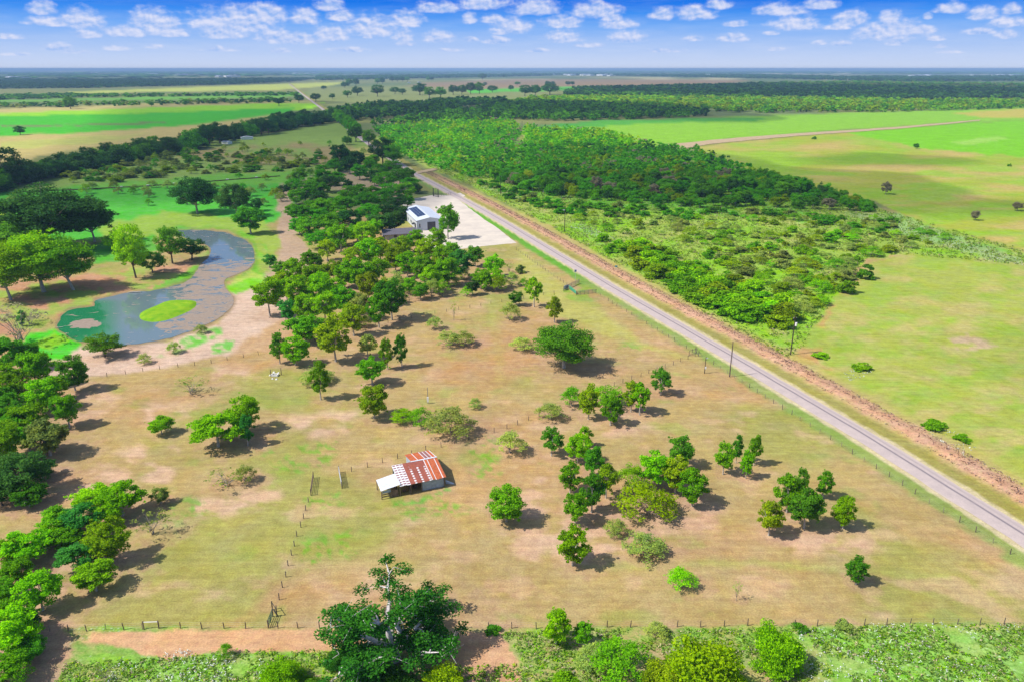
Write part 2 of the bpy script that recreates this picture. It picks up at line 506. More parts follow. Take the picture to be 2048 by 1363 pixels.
region(obs(190, 205, 96), [(0,285),(200,272),(300,268),(200,285),(0,300)], 5, 0.6, 0, 4, 70, 9)
# --- left of the road beyond the grove
region(obs(150, 176, 84), [(-800,350),(0,345),(200,320),(420,285),(560,262),(680,245),(740,290),(790,335),(700,400),(560,380),(300,390),(0,400),(-800,430)], 8, 1, rgh=1)
region(obs(178, 150, 108), [(400,300),(560,285),(700,290),(750,320),(640,330),(420,325),(280,330)], 10, 0.9, 0.1, 5, 60, 12)
region(obs(205, 190, 110), [(700,300),(735,296),(790,335),(760,350),(720,325)], 4, 0.9)
region(obs(120, 190, 62), [(0,382),(200,368),(420,350),(560,345),(700,350),(640,370),(300,380),(0,396)], 5, 0.9)
region(obs(92, 190, 58), [(-800,410),(0,384),(250,374),(560,368),(640,372),(600,400),(570,430),(520,455),(350,462),(250,480),(-800,500)], 8, 1)
region(obs(160, 186, 72), [(200,450),(330,425),(400,428),(520,440),(560,480),(530,560),(480,575),(440,590),(500,520),(470,462),(350,455),(260,500),(200,510)], 8, 0.9)
region(obs(190, 215, 50), [(-800,420),(0,412),(30,440),(0,470),(-800,480)], 8, 1)
region(obs(125, 195, 50), [(430,468),(470,455),(520,480),(548,520),(540,580),(470,600),(440,590),(500,545),(512,510),(490,480)], 6, 0.9, 0.35, 6, 25, 12)
region(obs(62, 185, 40), [(175,490),(300,470),(330,500),(260,515),(190,530)], 6, 0.8)
region(obs(196, 166, 140), [(560,370),(650,345),(720,340),(830,370),(800,400),(640,380),(585,400),(600,470),(640,530),(560,560),(530,600),(520,570),(560,500),(556,440)], 8, 0.95)
region(obs(205, 150, 118), [(60,560),(200,545),(380,520),(420,500),(380,575),(300,583),(200,600),(150,620),(80,660),(0,690),(-100,700),(-100,560)], 8, 0.9)
region(obs(150, 190, 70), [(60,560),(200,545),(380,520),(420,500),(380,575),(300,583),(200,600),(150,620),(80,660),(0,690),(-100,700),(-100,560)], 8, 0.8, -0.1, 7, 40, 12)
region(obs(110, 200, 40), [(340,560),(400,520),(430,500),(425,520),(398,552),(350,580),(280,590)], 4, 0.85)
region(obs(222, 190, 168), [(450,590),(500,572),(560,566),(600,640),(560,700),(430,715),(250,745),(80,760),(70,700),(200,690),(330,684),(420,655),(462,625)], 7, 0.95)
region(obs(200, 160, 112), [(480,690),(560,640),(620,640),(640,700),(520,740),(440,730)], 12, 0.8)
region(obs(88, 205, 44), [(30,700),(60,665),(115,660),(165,688),(130,715),(60,730)], 6, 1)
region(obs(150, 205, 40), [(60,690),(110,664),(140,678),(100,700)], 6, 0.9)
for q in ([(385,668),(440,655),(445,672),(400,690),(350,700),(360,685)], [(310,712),(350,705),(345,716)], [(430,685),(470,682),(460,712),(425,708)], [(330,700),(360,690),(385,700),(350,712)]):
    region(obs(96, 200, 52), q, 5, 0.85, 0.25, 8, 20, 9)
region(obs(200, 214, 96), [(500,560),(440,600),(462,560),(500,540),(530,555)], 6, 0.7)
region(obs(130, 205, 40), [(446,575),(500,556),(545,556),(520,570),(470,590)], 4, 0.9)
# bare pinkish patches of the near left pasture
for q in ([(180,940),(300,870),(360,900),(340,990),(200,1000),(120,1000)], [(285,810),(380,805),(410,835),(300,850)], [(430,730),(500,735),(480,770),(430,760)],
          [(60,1100),(220,1080),(280,1110),(150,1180),(60,1260),(30,1200)], [(560,830),(720,820),(700,870),(600,880)], [(150,770),(240,790),(200,830),(120,860)],
          [(1090,1090),(1120,1010),(1230,1000),(1440,1010),(1430,1060),(1300,1100),(1160,1150)], [(1500,1060),(1700,1060),(1760,1100),(1600,1110)], [(980,1040),(1100,940),(1110,1060),(1060,1150)],
          [(1080,810),(1180,800),(1320,860),(1180,880),(1100,860)], [(380,1000),(560,970),(560,1000),(400,1050)], [(-60,1250),(100,1230),(130,1363),(-60,1400)]):
    region(obs(222, 182, 152), q, 26, 0.85, 0.15, 9, 46, 18)
for q in ([(600,1080),(700,1060),(710,1110),(610,1140)], [(600,990),(680,980),(690,1010),(620,1020)], [(280,1040),(380,990),(430,1010),(340,1070)], [(1235,688),(1262,680),(1300,686),(1300,700),(1240,700)],
          [(500,900),(680,880),(660,930),(560,950)], [(930,880),(1000,870),(1000,960),(940,960)], [(780,1000),(880,985),(960,1020),(820,1040)]):
    region(obs(116, 178, 48), q, 16, 0.7, -0.3, 10, 11, 7)
region(obs(100, 185, 60), [(780,1010),(850,994),(895,972),(910,978),(880,992),(800,1016)], 6, 0.7, 0.1, 44, 9, 5)
# right of the grove, along the road
region(obs(188, 190, 96), [(1040,500),(1130,570),(1300,690),(1400,720),(1300,700),(1120,640),(1060,600),(1030,540)], 20, 0.7)
region(obs(138, 180, 60), [(1120,585),(1160,560),(1210,585),(1180,605),(1130,600)], 9, 0.75, 0.15, 45, 14, 6)
region(obs(200, 152, 108), [(960,670),(1080,600),(1120,640),(1100,720),(960,790),(860,760)], 40, 0.55, 0.0, 11, 90, 30)
# --- cover that follows the road
dr = (WX-road_x(WY))*RS
jr = fbm(WX/3.0, WY/3.0, 21, 4)-0.5
jq = fbm(WX/9.0, WY/9.0, 22, 4)-0.5
near = ss(WY, 620, 560)
def strip(color, a, b, soft=1.2, op=1.0, j=1.6, m2=1.0, flw=None, rgh=None, mul=None):
    d = dr+jr*j
    m = ss(d, a-soft/2, a+soft/2)*(1-ss(d, b-soft/2, b+soft/2))*op*m2
    if mul is not None: m = m*mul
    paint(color, m)
    if flw is not None: fl[:] = fl*(1-m)+flw*m
    if rgh is not None: rough[:] = rough*(1-m)+rgh*m
beyond = ss(PY, 330, 350)
# scrub and meadow east of the road
EAST = [(745,275),(900,262),(1240,270),(1440,330),(1560,372),(1760,420),(2140,528),(2300,560),(2048,530),(1800,508),(1730,520),(1690,570),(1600,690),(1576,716),(1400,620),(1130,470),(960,380),(850,330)]
m = region(obs(164, 190, 74), EAST, 6, 1, rgh=1.0, flw=0.25)
region(obs(200, 190, 116), EAST, 6, 0.6, -0.25, 31, 34, 12)
region(obs(150, 206, 34), EAST, 6, 0.85, -0.05, 32, 60, 18)
region(obs(120, 200, 60), [(860,330),(1000,370),(1130,410),(1250,415),(1560,440),(1800,470),(2048,510),(1900,470),(1740,425),(1440,330),(900,262)], 8, 0.8, 0.1, 33, 50, 15)
region(obs(150, 205, 60), [(1130,440),(1200,470),(1240,510),(1180,480)], 10, 0.8, flw=1.0)
region(obs(170, 190, 140), [(1690,425),(1790,428),(2048,520),(2048,535),(1800,470)], 5, 0.55, 0, 34, 20, 8, flw=1.0)
region(obs(170, 190, 140), [(960,372),(1010,376),(1060,400),(1020,398)], 5, 0.6, flw=1.0)
# fields on the right
FIELD_E = [(1395,293),(1480,282),(1700,264),(1850,250),(2200,300),(3500,420),(3500,800),(2048,500),(1900,462),(1800,428),(1750,402),(1600,372),(1500,345),(1440,318)]
region(obs(176, 184, 68), FIELD_E, 5, 1)
region(obs(205, 178, 110), FIELD_E, 5, 0.8, -0.05, 35, 160, 14)
region(obs(146, 198, 44), FIELD_E, 5, 0.7, -0.1, 36, 110, 12)
region(obs(134, 206, 24), [(1690,266),(1800,256),(1900,248),(2048,240),(3500,240),(3500,400),(2048,314),(1850,298)], 4, 1)
region(obs(170, 214, 90), [(1900,284),(2000,274),(2020,277),(1930,290)], 3, 0.8, flw=0.6)
region(obs(150, 205, 50), [(1100,258),(1200,244),(1400,236),(1700,226),(2048,214),(3500,200),(3500,262),(2048,240),(1880,246),(1700,260),(1500,274),(1380,286),(1290,290),(1200,276)], 5, 1, rgh=0.6, flw=0.75)
region(obs(70, 170, 60), [(1080,252),(1200,240),(1420,236),(1540,236),(1500,243),(1300,246),(1140,258)], 3, 0.8)
region(obs(205, 190, 84), [(1900,226),(2048,218),(3500,200),(3500,236),(2048,236),(1960,234)], 3, 1)
# the mown field lower right
MOWN = [(1560,735),(1600,690),(1690,572),(1745,525),(1800,510),(1870,508),(1960,520),(2060,534),(3500,600),(3500,1800),(2048,1010),(1750,820)]
region(obs(178, 186, 84), MOWN, 4, 1, rgh=0.2, flw=0)
region(obs(156, 188, 66), MOWN, 4, 0.7, -0.1, 37, 55, 22)
region(obs(205, 180, 122), MOWN, 4, 0.6, -0.3, 38, 60, 20)
region(obs(212, 150, 105), [(1575,725),(1600,695),(1690,576),(1720,545),(1700,580),(1650,640),(1640,720),(1700,780),(1640,770)], 10, 0.7, 0.1, 39)
region(obs(210, 178, 150), [(1895,675),(1940,668),(1990,690),(1960,702),(1910,700)], 8, 0.85, 0.2, 40, 20, 10)
# strips beside the road
strip(obs(136, 172, 82), -7.6, -2.3, 3.0, 0.72, 4.5, mul=ss(WY, 700, 600))
strip(obs(104, 172, 44), -8.0, -3.2, 2.0, 0.85, 2.0, mul=ss(WY, 470, 440)*ss(WY, 260, 300))
strip(obs(172, 162, 86), 2.8, 9.5, 1.0, 0.95, 1.5, rgh=0.2, flw=0)
strip(obs(204, 172, 122), 8.0, 17.0, 2.0, 0.8, 3.0, rgh=0.3, flw=0, mul=ss(WY, 640, 560))
strip(obs(220, 168, 140), 9.2, 14.4, 1.6, 0.85, 3.0, mul=ss(WY, 600, 520))
strip(obs(190, 185, 96), 14.0, 19.0, 3.0, 0.5, 4.0, mul=ss(WY, 560, 480))
strip(obs(226, 208, 165), -4.0, 4.0, 0.8, 0.9, 1.2, mul=ss(WY, 900, 640))
# --- front edge: dirt track, verge and flowery weeds
FRONT = [(-60,1400),(110,1262),(200,1252),(400,1254),(700,1258),(1000,1256),(1400,1254),(1700,1250),(2140,1243),(3500,1240),(3500,2700),(-1500,2700),(-400,1500)]
region(obs(150, 184, 88), FRONT, 8, 1, rgh=1.0, flw=0.45)
region(obs(196, 176, 116), FRONT, 8, 0.8, -0.05, 41, 60, 26)
region(obs(146, 200, 60), FRONT, 8, 0.7, -0.3, 42, 50, 22)
region(obs(150, 205, 90), [(1600,1262),(2100,1256),(2300,1500),(1500,1500),(1560,1330)], 14, 0.6, flw=1.0)
region(obs(150, 205, 90), [(200,1340),(330,1300),(480,1300),(560,1320),(480,1400),(200,1420)], 14, 0.6, flw=1.0)
TRK = [(160,1284),(190,1264),(400,1258),(700,1256),(830,1262),(1000,1262),(1030,1310),(1050,1400),(900,1420),(905,1330),(800,1302),(640,1300),(440,1304),(330,1320),(300,1310),(240,1290)]
region(obs(232, 188, 142), TRK, 7, 1, rgh=0.0, flw=0.0)
region(obs(218, 164, 120), TRK, 7, 0.6, 0.0, 43, 30, 7)
region(obs(190, 150, 130), [(-60,1280),(120,1240),(150,1290),(100,1420),(-60,1420)], 12, 0.8, rgh=0, flw=0)
rough = np.clip(rough, 0, 1)
# --- relief: the ditch bank beside the road, ripples of the land, low hills far off
zz = np.zeros(PX.shape)
zz += 0.34*np.exp(-((dr-11.4)/1.9)**2)*(0.55+0.9*fbm(WX/2.2, WY/2.2, 50, 3))*ss(WY, 620, 520)
zz -= 0.18*np.exp(-((dr-7.5)/1.6)**2)*ss(WY, 620, 520)
near_m = ss(WY, 1500, 900)
zz += rough*near_m*(fbm(WX/1.6, WY/1.6, 51, 3)-0.5)*0.35
zz += (fbm(PX/90, WY/9000, 52, 4)-0.38).clip(0)*70*ss(WY, 12000, 30000)
# the pond's bed
pond_s = sdist(PX, PY, POND)
paint(obs(150, 128, 100), (ss(pond_s+j1*9, -7, -1))*0.75*(pond_s < 6))
paint(obs(112, 168, 50), ss(pond_s+j2*16, -12, -5)*(1-ss(pond_s+j2*16, -5, -2))*0.6*(PY < 570))
zz = np.where(pond_s > -1, zz*0-0.10*ss(pond_s, -1, 2), zz)
isl = sdist(PX, PY, ISLAND)
nr, nc = PX.shape
verts = np.stack([WX, WY, zz], -1).reshape(-1, 3)
idx = np.arange(nr*nc).reshape(nr, nc)
faces = np.stack([idx[:-1, :-1], idx[1:, :-1], idx[1:, 1:], idx[:-1, 1:]], -1).reshape(-1, 4)
gm, gt, go = mat('ground_cover')
me = mesh_np('ground', verts, faces, [gm], smooth=True)
ca = me.color_attributes.new('cover', 'FLOAT_COLOR', 'POINT')
for nm, arr in (('bloom', fl), ('rough', rough)):
    at = me.attributes.new(nm, 'FLOAT', 'POINT')
    at.data.foreach_set('value', arr.astype(np.float32).ravel())
ground = link('ground', me)
tag(ground, kind='structure')

pos = gt.new('ShaderNodeNewGeometry').outputs['Position']
acol = gt.new('ShaderNodeAttribute', attribute_name='cover').outputs['Color']
abl = gt.new('ShaderNodeAttribute', attribute_name='bloom').outputs['Fac']
arg = gt.new('ShaderNodeAttribute', attribute_name='rough').outputs['Fac']
dist = gt.new('ShaderNodeVectorMath', operation='LENGTH'); gt.l.new(pos, dist.inputs[0])
D_ = dist.outputs['Value']
mp = gt.new('ShaderNodeMapping'); gt.l.new(pos, mp.inputs[0]); mp.inputs['Rotation'].default_value = (0, 0, math.radians(-6)); mp.inputs['Scale'].default_value = (0.10, 1.1, 1)
streak = gt.noise(mp.outputs[0], 1.0, 5.0, 0.65)
fine = gt.noise(pos, 3.4, 6.0, 0.78)
mid = gt.noise(pos, 0.45, 5.0, 0.65)
big = gt.noise(pos, 0.055, 5.0, 0.6)
v1 = gt.maprange(fine, 0.34, 0.66, 0.74, 1.26)
v2 = gt.maprange(mid, 0.3, 0.7, 0.84, 1.16)
v3 = gt.maprange(streak, 0.3, 0.7, 0.87, 1.13)
v4 = gt.maprange(big, 0.3, 0.7, 0.90, 1.10)
val = gt.math('MULTIPLY', gt.math('MULTIPLY', v1, v2), gt.math('MULTIPLY', v3, v4))
colv = gt.new('ShaderNodeVectorMath', operation='SCALE'); gt.l.new(acol, colv.inputs[0]); gt.l.new(val, colv.inputs['Scale'])
hue = gt.new('ShaderNodeHueSaturation'); gt.l.new(colv.outputs[0], hue.inputs['Color'])
gt.l.new(gt.maprange(gt.noise(pos, 0.9, 4.0, 0.6), 0.3, 0.7, 0.492, 0.511), hue.inputs['Hue'])
gt.l.new(gt.maprange(gt.noise(pos, 0.16, 4.0, 0.6), 0.3, 0.7, 0.91, 1.07), hue.inputs['Saturation'])
g_green = gt.mix(gt.math('MULTIPLY', gt.maprange(gt.noise(pos, 1.3, 5.0, 0.65), 0.52, 0.60), gt.math('MULTIPLY', arg, 0.55)), hue.outputs[0], (0.10, 0.26, 0.02, 1))
g_dark = gt.mix(gt.math('MULTIPLY', gt.maprange(gt.noise(pos, 0.8, 5.0, 0.7), 0.56, 0.66), gt.math('MULTIPLY', arg, 0.3)), g_green, (0.05, 0.14, 0.02, 1))
vo = gt.new('ShaderNodeTexVoronoi'); gt.l.new(pos, vo.inputs['Vector']); vo.inputs['Scale'].default_value = 1.5
spot = gt.math('MULTIPLY', gt.maprange(vo.outputs['Distance'], 0.30, 0.18), gt.maprange(gt.noise(pos, 0.22, 5.0, 0.7), 0.50, 0.60))
g_fl = gt.mix(gt.math('MULTIPLY', gt.math('MULTIPLY', spot, abl), 0.75), g_dark, (0.62, 0.70, 0.58, 1))
gb = principled(gt, go, g_fl, 0.95, 0, 0.05)
bp = gt.new('ShaderNodeBump'); bp.inputs['Strength'].default_value = 0.55; bp.inputs['Distance'].default_value = 0.14
gt.l.new(gt.math('ADD', fine, gt.math('MULTIPLY', mid, 1.5)), bp.inputs['Height']); gt.l.new(bp.outputs[0], gb.inputs['Normal'])

# land under and beyond the modelled fan, so that the horizon is closed all round
fm, ft_, fo_ = mat('far_land')
fp = ft_.new('ShaderNodeNewGeometry').outputs['Position']
principled(ft_, fo_, ft_.mix(ft_.maprange(ft_.noise(fp, 0.004, 6.0, 0.6), 0.35, 0.65), tuple(obs(112, 132, 78))+(1,), tuple(obs(165, 158, 92))+(1,)), 0.95, 0, 0.05)
b = 39000
tag(link('far_terrain', mesh_np('far_terrain', [(-b,-b,-1.6),(b,-b,-1.6),(b,b,-1.6),(-b,b,-1.6)], [(0,1,2,3)], [fm])), kind='structure')

# ================================================================== ROAD, TRACKS, YARD
def polymesh(name, pts, z, mt, grid=None):
    import mathutils.geometry as mg
    w = [G(x, y) for x, y in pts]
    v = [(p.x, p.y, z) for p in w]
    tris = mg.tessellate_polygon([[Vector(q) for q in v]])
    return mesh_np(name, v, [tuple(t) for t in tris], [mt])
rm, rt, ro = mat('chip_seal')
rpos = rt.new('ShaderNodeNewGeometry').outputs['Position']
off = rt.new('ShaderNodeAttribute', attribute_name='across').outputs['Fac']
nA = rt.noise(rpos, 0.35, 5.0, 0.65); nB = rt.noise(rpos, 5.0, 3.0, 0.6); nC = rt.noise(rpos, 0.06, 3.0, 0.5)
rb = rt.mix(rt.maprange(nA, 0.3, 0.7), tuple(obs(204, 187, 183))+(1,), tuple(obs(224, 205, 198))+(1,))
rb = rt.mix(rt.math('MULTIPLY', rt.maprange(nB, 0.35, 0.7), 0.25), rb, tuple(obs(140, 132, 135))+(1,))
# worn tar lines that the wheels of both lanes have drawn near the crown of the road
wob = rt.math('MULTIPLY', rt.math('SUBTRACT', nC, 0.5), 0.5)
a1 = rt.math('ABSOLUTE', rt.math('SUBTRACT', rt.math('ADD', off, wob), 0.55))
a2 = rt.math('ABSOLUTE', rt.math('SUBTRACT', rt.math('ADD', off, wob), 1.9))
tar = rt.math('MULTIPLY', rt.maprange(a1, 0.10, 0.42, 0.85, 0.0), rt.maprange(nA, 0.25, 0.5, 0.55, 1.0))
tar2 = rt.math('MULTIPLY', rt.maprange(a2, 0.10, 0.5, 0.35, 0.0), rt.maprange(nA, 0.35, 0.6, 0.2, 1.0))
rb = rt.mix(rt.math('MAXIMUM', tar, tar2), rb, tuple(obs(132, 122, 130))+(1,))
rb = rt.mix(rt.math('MULTIPLY', rt.maprange(rt.math('ABSOLUTE', off), 2.45, 3.0), 0.6), rb, tuple(obs(222, 205, 176))+(1,))
rt_b = principled(rt, ro, rb, 0.9, 0, 0.2)
ysr = np.concatenate([np.arange(20, 640, 4.0), np.arange(640, 4200, 30.0)])
RV = []; RA = []
rr = np.random.RandomState(5)
for y in ysr:
    x = float(road_x(y))
    d = Vector((float(road_x(y+4)-road_x(y-4)), 8.0)).normalized()
    nrm = Vector((d.y, -d.x))
    hw = 2.9
    for kx, a in enumerate((-1, -0.5, 0, 0.5, 1)):
        e = (rr.rand()-0.5)*0.45 if kx in (0, 4) else 0
        q = a*hw+e
        RV.append((x+nrm.x*q, y+nrm.y*q, 0.055+0.05*(1-a*a))); RA.append(q)
nrow = len(ysr)
RF = [(i*5+k_, i*5+k_+1, (i+1)*5+k_+1, (i+1)*5+k_) for i in range(nrow-1) for k_ in range(4)]
me = mesh_np('road', RV, RF, [rm], smooth=True)
at = me.attributes.new('across', 'FLOAT', 'POINT'); at.data.foreach_set('value', np.array(RA, dtype=np.float32))
tag(link('road', me), kind='structure')

grm, grt, gro = mat('crushed_limestone')
gp = grt.new('ShaderNodeNewGeometry').outputs['Position']
gc = grt.mix(grt.maprange(grt.noise(gp, 0.12, 6.0, 0.65), 0.3, 0.7), tuple(obs(220, 208, 196))+(1,), tuple(obs(248, 234, 216))+(1,))
gc = grt.mix(grt.math('MULTIPLY', grt.maprange(grt.noise(gp, 3.0, 4.0, 0.7), 0.5, 0.75), 0.3), gc, tuple(obs(180, 172, 165))+(1,))
mpg = grt.new('ShaderNodeMapping'); grt.l.new(gp, mpg.inputs[0]); mpg.inputs['Rotation'].default_value = (0, 0, math.radians(72)); mpg.inputs['Scale'].default_value = (0.04, 0.6, 1)
gc = grt.mix(grt.math('MULTIPLY', grt.maprange(grt.noise(mpg.outputs[0], 1.0, 4.0, 0.6), 0.5, 0.7), 0.25), gc, tuple(obs(186, 176, 168))+(1,))
principled(grt, gro, gc, 0.95, 0, 0.1)
def rag(pts, amp, seed, n=5):
    """a polygon with broken edges"""
    r = np.random.RandomState(seed); out = []
    for i, (a, b_) in enumerate(pts):
        c_, d = pts[(i+1) % len(pts)]
        for j in range(n):
            t = j/n
            out.append((a+(c_-a)*t+(r.rand()-0.5)*amp, b_+(d-b_)*t+(r.rand()-0.5)*amp*0.5))
    return out
tag(link('gravel_yard', polymesh('gravel_yard', rag(GRAVEL, 1.6, 3), 0.03, grm)), kind='structure')
dm, dt_, do_ = mat('track_dirt')
dp = dt_.new('ShaderNodeNewGeometry').outputs['Position']
principled(dt_, do_, dt_.mix(dt_.maprange(dt_.noise(dp, 0.25, 5.0, 0.65), 0.3, 0.7), tuple(obs(190, 160, 125))+(1,), tuple(obs(216, 196, 160))+(1,)), 0.95, 0, 0.05)
tag(link('field_track', polymesh('field_track', rag(TRACK, 1.2, 4, 6), 0.30, dm)), kind='structure')
tag(link('side_track', polymesh('side_track', rag([(834,344),(868,337),(874,337),(874,341),(846,346),(836,349)], 0.8, 6, 4), 0.35, dm)), kind='structure')
# concrete apron and bare ground in front of the big door
tag(link('door_apron', polymesh('door_apron', rag([(836,465),(838,460),(880,458),(890,470),(880,500),(868,498),(860,480)], 1.2, 8), 0.045, grm)), kind='structure')

# ================================================================== POND
wm, wtt, wo = mat('pond_water')
wp = wtt.new('ShaderNodeNewGeometry').outputs['Position']
left = wtt.new('ShaderNodeAttribute', attribute_name='algae_reflection').outputs['Fac']
scum = wtt.new('ShaderNodeAttribute', attribute_name='scum').outputs['Fac']
mpw = wtt.new('ShaderNodeMapping'); wtt.l.new(wp, mpw.inputs[0]); mpw.inputs['Rotation'].default_value = (0, 0, math.radians(-25)); mpw.inputs['Scale'].default_value = (0.13, 0.25, 1)
sn = wtt.noise(mpw.outputs[0], 1.0, 7.0, 0.68, 1.4)
mask = wtt.maprange(wtt.math('ADD', sn, wtt.math('MULTIPLY', wtt.math('SUBTRACT', scum, 0.5), 0.20)), 0.535, 0.57)
wbase = wtt.mix(left, tuple(obs(116, 136, 144))+(1,), tuple(obs(22, 140, 84))+(1,))  # green left end: algae colour with the trees' reflection painted into it
wcol = wtt.mix(mask, wbase, wtt.mix(wtt.noise(wp, 1.0, 4.0, 0.7), tuple(obs(128, 108, 92))+(1,), tuple(obs(196, 176, 158))+(1,)))
wb = principled(wtt, wo, wcol, wtt.maprange(mask, 0, 1, 0.05, 0.8), 0, 0.5)
wb.inputs['IOR'].default_value = 1.5
wbp = wtt.new('ShaderNodeBump'); wbp.inputs['Strength'].default_value = 0.10; wbp.inputs['Distance'].default_value = 0.05
wtt.l.new(wtt.noise(wp, 1.2, 3.0, 0.5), wbp.inputs['Height']); wtt.l.new(wbp.outputs[0], wb.inputs['Normal'])
import mathutils.geometry as mg
def filled(name, poly, z, mt, step=5.0):
    """a polygon with an even inner mesh, for attributes"""
    xs = [p[0] for p in poly]; ysx = [p[1] for p in poly]
    pts = list(poly)
    gx = np.arange(min(xs), max(xs), step); gy = np.arange(min(ysx), max(ysx), step*0.6)
    A, B = np.meshgrid(gx, gy)
    s = sdist(A.ravel(), B.ravel(), poly)
    for a, b_, q in zip(A.ravel(), B.ravel(), s):
        if q > step*0.5: pts.append((a, b_))
    n = len(poly)
    wpts = [G(a, b_) for a, b_ in pts]
    vs, _, fs, *_r = mg.delaunay_2d_cdt([Vector((p.x, p.y)) for p in wpts], [(i, (i+1) % n) for i in range(n)], [], 1, 1e-4)
    me = mesh_np(name, [(p.x, p.y, z) for p in vs], [tuple(f) for f in fs], [mt], smooth=True)
    return me, [P(p.x, p.y, 0) for p in vs]
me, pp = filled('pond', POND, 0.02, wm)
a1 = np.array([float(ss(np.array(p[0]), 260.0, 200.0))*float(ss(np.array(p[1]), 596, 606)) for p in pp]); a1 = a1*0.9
a2 = np.array([float(ss(np.array(p[0]), 290, 400))*float(ss(np.array(p[1]), 505, 545))*0.95+0.12+0.28*float(ss(np.array(p[0]), 455, 500)) for p in pp])
for p_i, p in enumerate(pp):
    if ((p[0]-172)/32)**2+((p[1]-647)/8)**2 < 1: a2[p_i] = 2.0
    if ((p[0]-328)/18)**2+((p[1]-650)/6)**2 < 1: a2[p_i] = 1.6
for nm, arr in (('algae_reflection', a1), ('scum', a2)):
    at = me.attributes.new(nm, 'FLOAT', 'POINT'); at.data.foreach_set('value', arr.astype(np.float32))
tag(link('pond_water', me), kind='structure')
im, it_, io_ = mat('island_grass')
ip = it_.new('ShaderNodeNewGeometry').outputs['Position']
principled(it_, io_, it_.mix(it_.maprange(it_.noise(ip, 0.35, 5.0, 0.7), 0.3, 0.7), tuple(obs(104, 172, 30))+(1,), tuple(obs(165, 200, 44))+(1,)), 0.95, 0, 0.05)
me, pp = filled('pond_island', ISLAND, 0.05, im, 3.0)
co = np.zeros(len(me.vertices)*3, dtype=np.float32); me.vertices.foreach_get('co', co); co = co.reshape(-1, 3)
s = sdist(np.array([p[0] for p in pp]), np.array([p[1] for p in pp]), ISLAND)
co[:, 2] = 0.0+0.55*ss(s, -0.5, 9.0)+0.05*fbm(co[:, 0]*1.5, co[:, 1]*1.5, 9, 3)
me.vertices.foreach_set('co', co.ravel()); me.update()
tag(link('pond_island', me), kind='structure')

# ================================================================== TREES
def leaf_cards(c, n, rng, size, up=0.25, aspect=0.62, centre=None):
    """diamond leaf sprays at c (n,3): returns verts (4n,3)"""
    out = c - (centre if centre is not None else np.zeros(3))
    out = out/(np.linalg.norm(out, axis=1, keepdims=True)+1e-9)
    nrm = out*0.65+rng.normal(size=(n, 3))*0.65+np.array([0, 0, up])
    nrm /= np.linalg.norm(nrm, axis=1, keepdims=True)
    r = rng.normal(size=(n, 3))
    a = np.cross(nrm, r); a /= np.linalg.norm(a, axis=1, keepdims=True)+1e-9
    b_ = np.cross(nrm, a)
    s = size*(0.6+0.8*rng.rand(n, 1))
    bend = nrm*s*0.18
    return np.stack([c-a*s*0.5-bend, c-b_*s*0.5*aspect+bend*0.5, c+a*s*0.5-bend, c+b_*s*0.5*aspect+bend*0.5], 1).reshape(-1, 3)

def crown_points(rng, kind, nc, per):
    """leaf positions in unit space: width 1, height 1 over the ground; also a tone for each leaf and clump centres"""
    C_ = []
    while len(C_) < nc:
        q = rng.uniform(-1, 1, 3)
        L = np.linalg.norm(q)
        if L > 1 or L < 0.35: continue
        if kind == 'round':
            rad = 0.40; cz, rz = 0.565, 0.36
            p = np.array([q[0]*rad, q[1]*rad, cz+q[2]*rz]); r = rng.uniform(0.055, 0.125)
        elif kind == 'oval':
            wz = 1-0.35*max(0, q[2]); p = np.array([q[0]*0.38*wz, q[1]*0.38*wz, 0.56+q[2]*0.38]); r = rng.uniform(0.05, 0.115)
        elif kind == 'oak':
            if q[2] < -0.55: continue
            p = np.array([q[0]*0.42, q[1]*0.42, 0.53+q[2]*0.40]); r = rng.uniform(0.05, 0.125)
        elif kind == 'mesquite':
            a = math.hypot(q[0], q[1])
            p = np.array([q[0]*0.44, q[1]*0.44, 0.74-0.50*a*a+q[2]*0.16]); r = rng.uniform(0.06, 0.13)
        elif kind == 'bush':
            if q[2] < 0: q[2] = -q[2]*0.6
            p = np.array([q[0]*0.40, q[1]*0.40, 0.10+q[2]*0.70]); r = rng.uniform(0.10, 0.18)
        elif kind == 'sparse':
            p = np.array([q[0]*0.42, q[1]*0.42, 0.62+q[2]*0.34]); r = rng.uniform(0.04, 0.09)
        else:
            t = (q[2]+1)/2
            p = np.array([q[0]*0.36*(1-t*0.7), q[1]*0.36*(1-t*0.7), 0.12+t*0.80]); r = rng.uniform(0.08, 0.14)
        C_.append((p, r))
    mid_ = np.mean([p for p, r in C_], axis=0)
    if kind in ('round', 'oval', 'oak', 'bush', 'mesquite'):      # single sprays that stick out of the outline
        for i in range(nc//2):
            p, r = C_[rng.randint(nc)]
            C_.append((p+(p-mid_)*rng.uniform(0.10, 0.34)+rng.normal(size=3)*0.02, rng.uniform(0.02, 0.042)))
    pts = []; tone = []
    for p, r in C_:
        n = max(4, int(per*(r/0.12)**2*(0.7+0.6*rng.rand())))
        d = rng.normal(size=(n, 3)); d /= np.linalg.norm(d, axis=1, keepdims=True)
        d[:, 2] = np.where(d[:, 2] < -0.2, d[:, 2]*0.55, d[:, 2])
        rr_ = r*rng.rand(n, 1)**0.42
        w = np.array([1.15, 1.15, 0.85])
        pts.append(p+d*rr_*w)
        ct = rng.uniform(0.25, 0.75)
        tone.append(np.clip(ct+rng.normal(size=n)*0.20, 0, 1))
    return np.concatenate(pts), np.concatenate(tone), C_

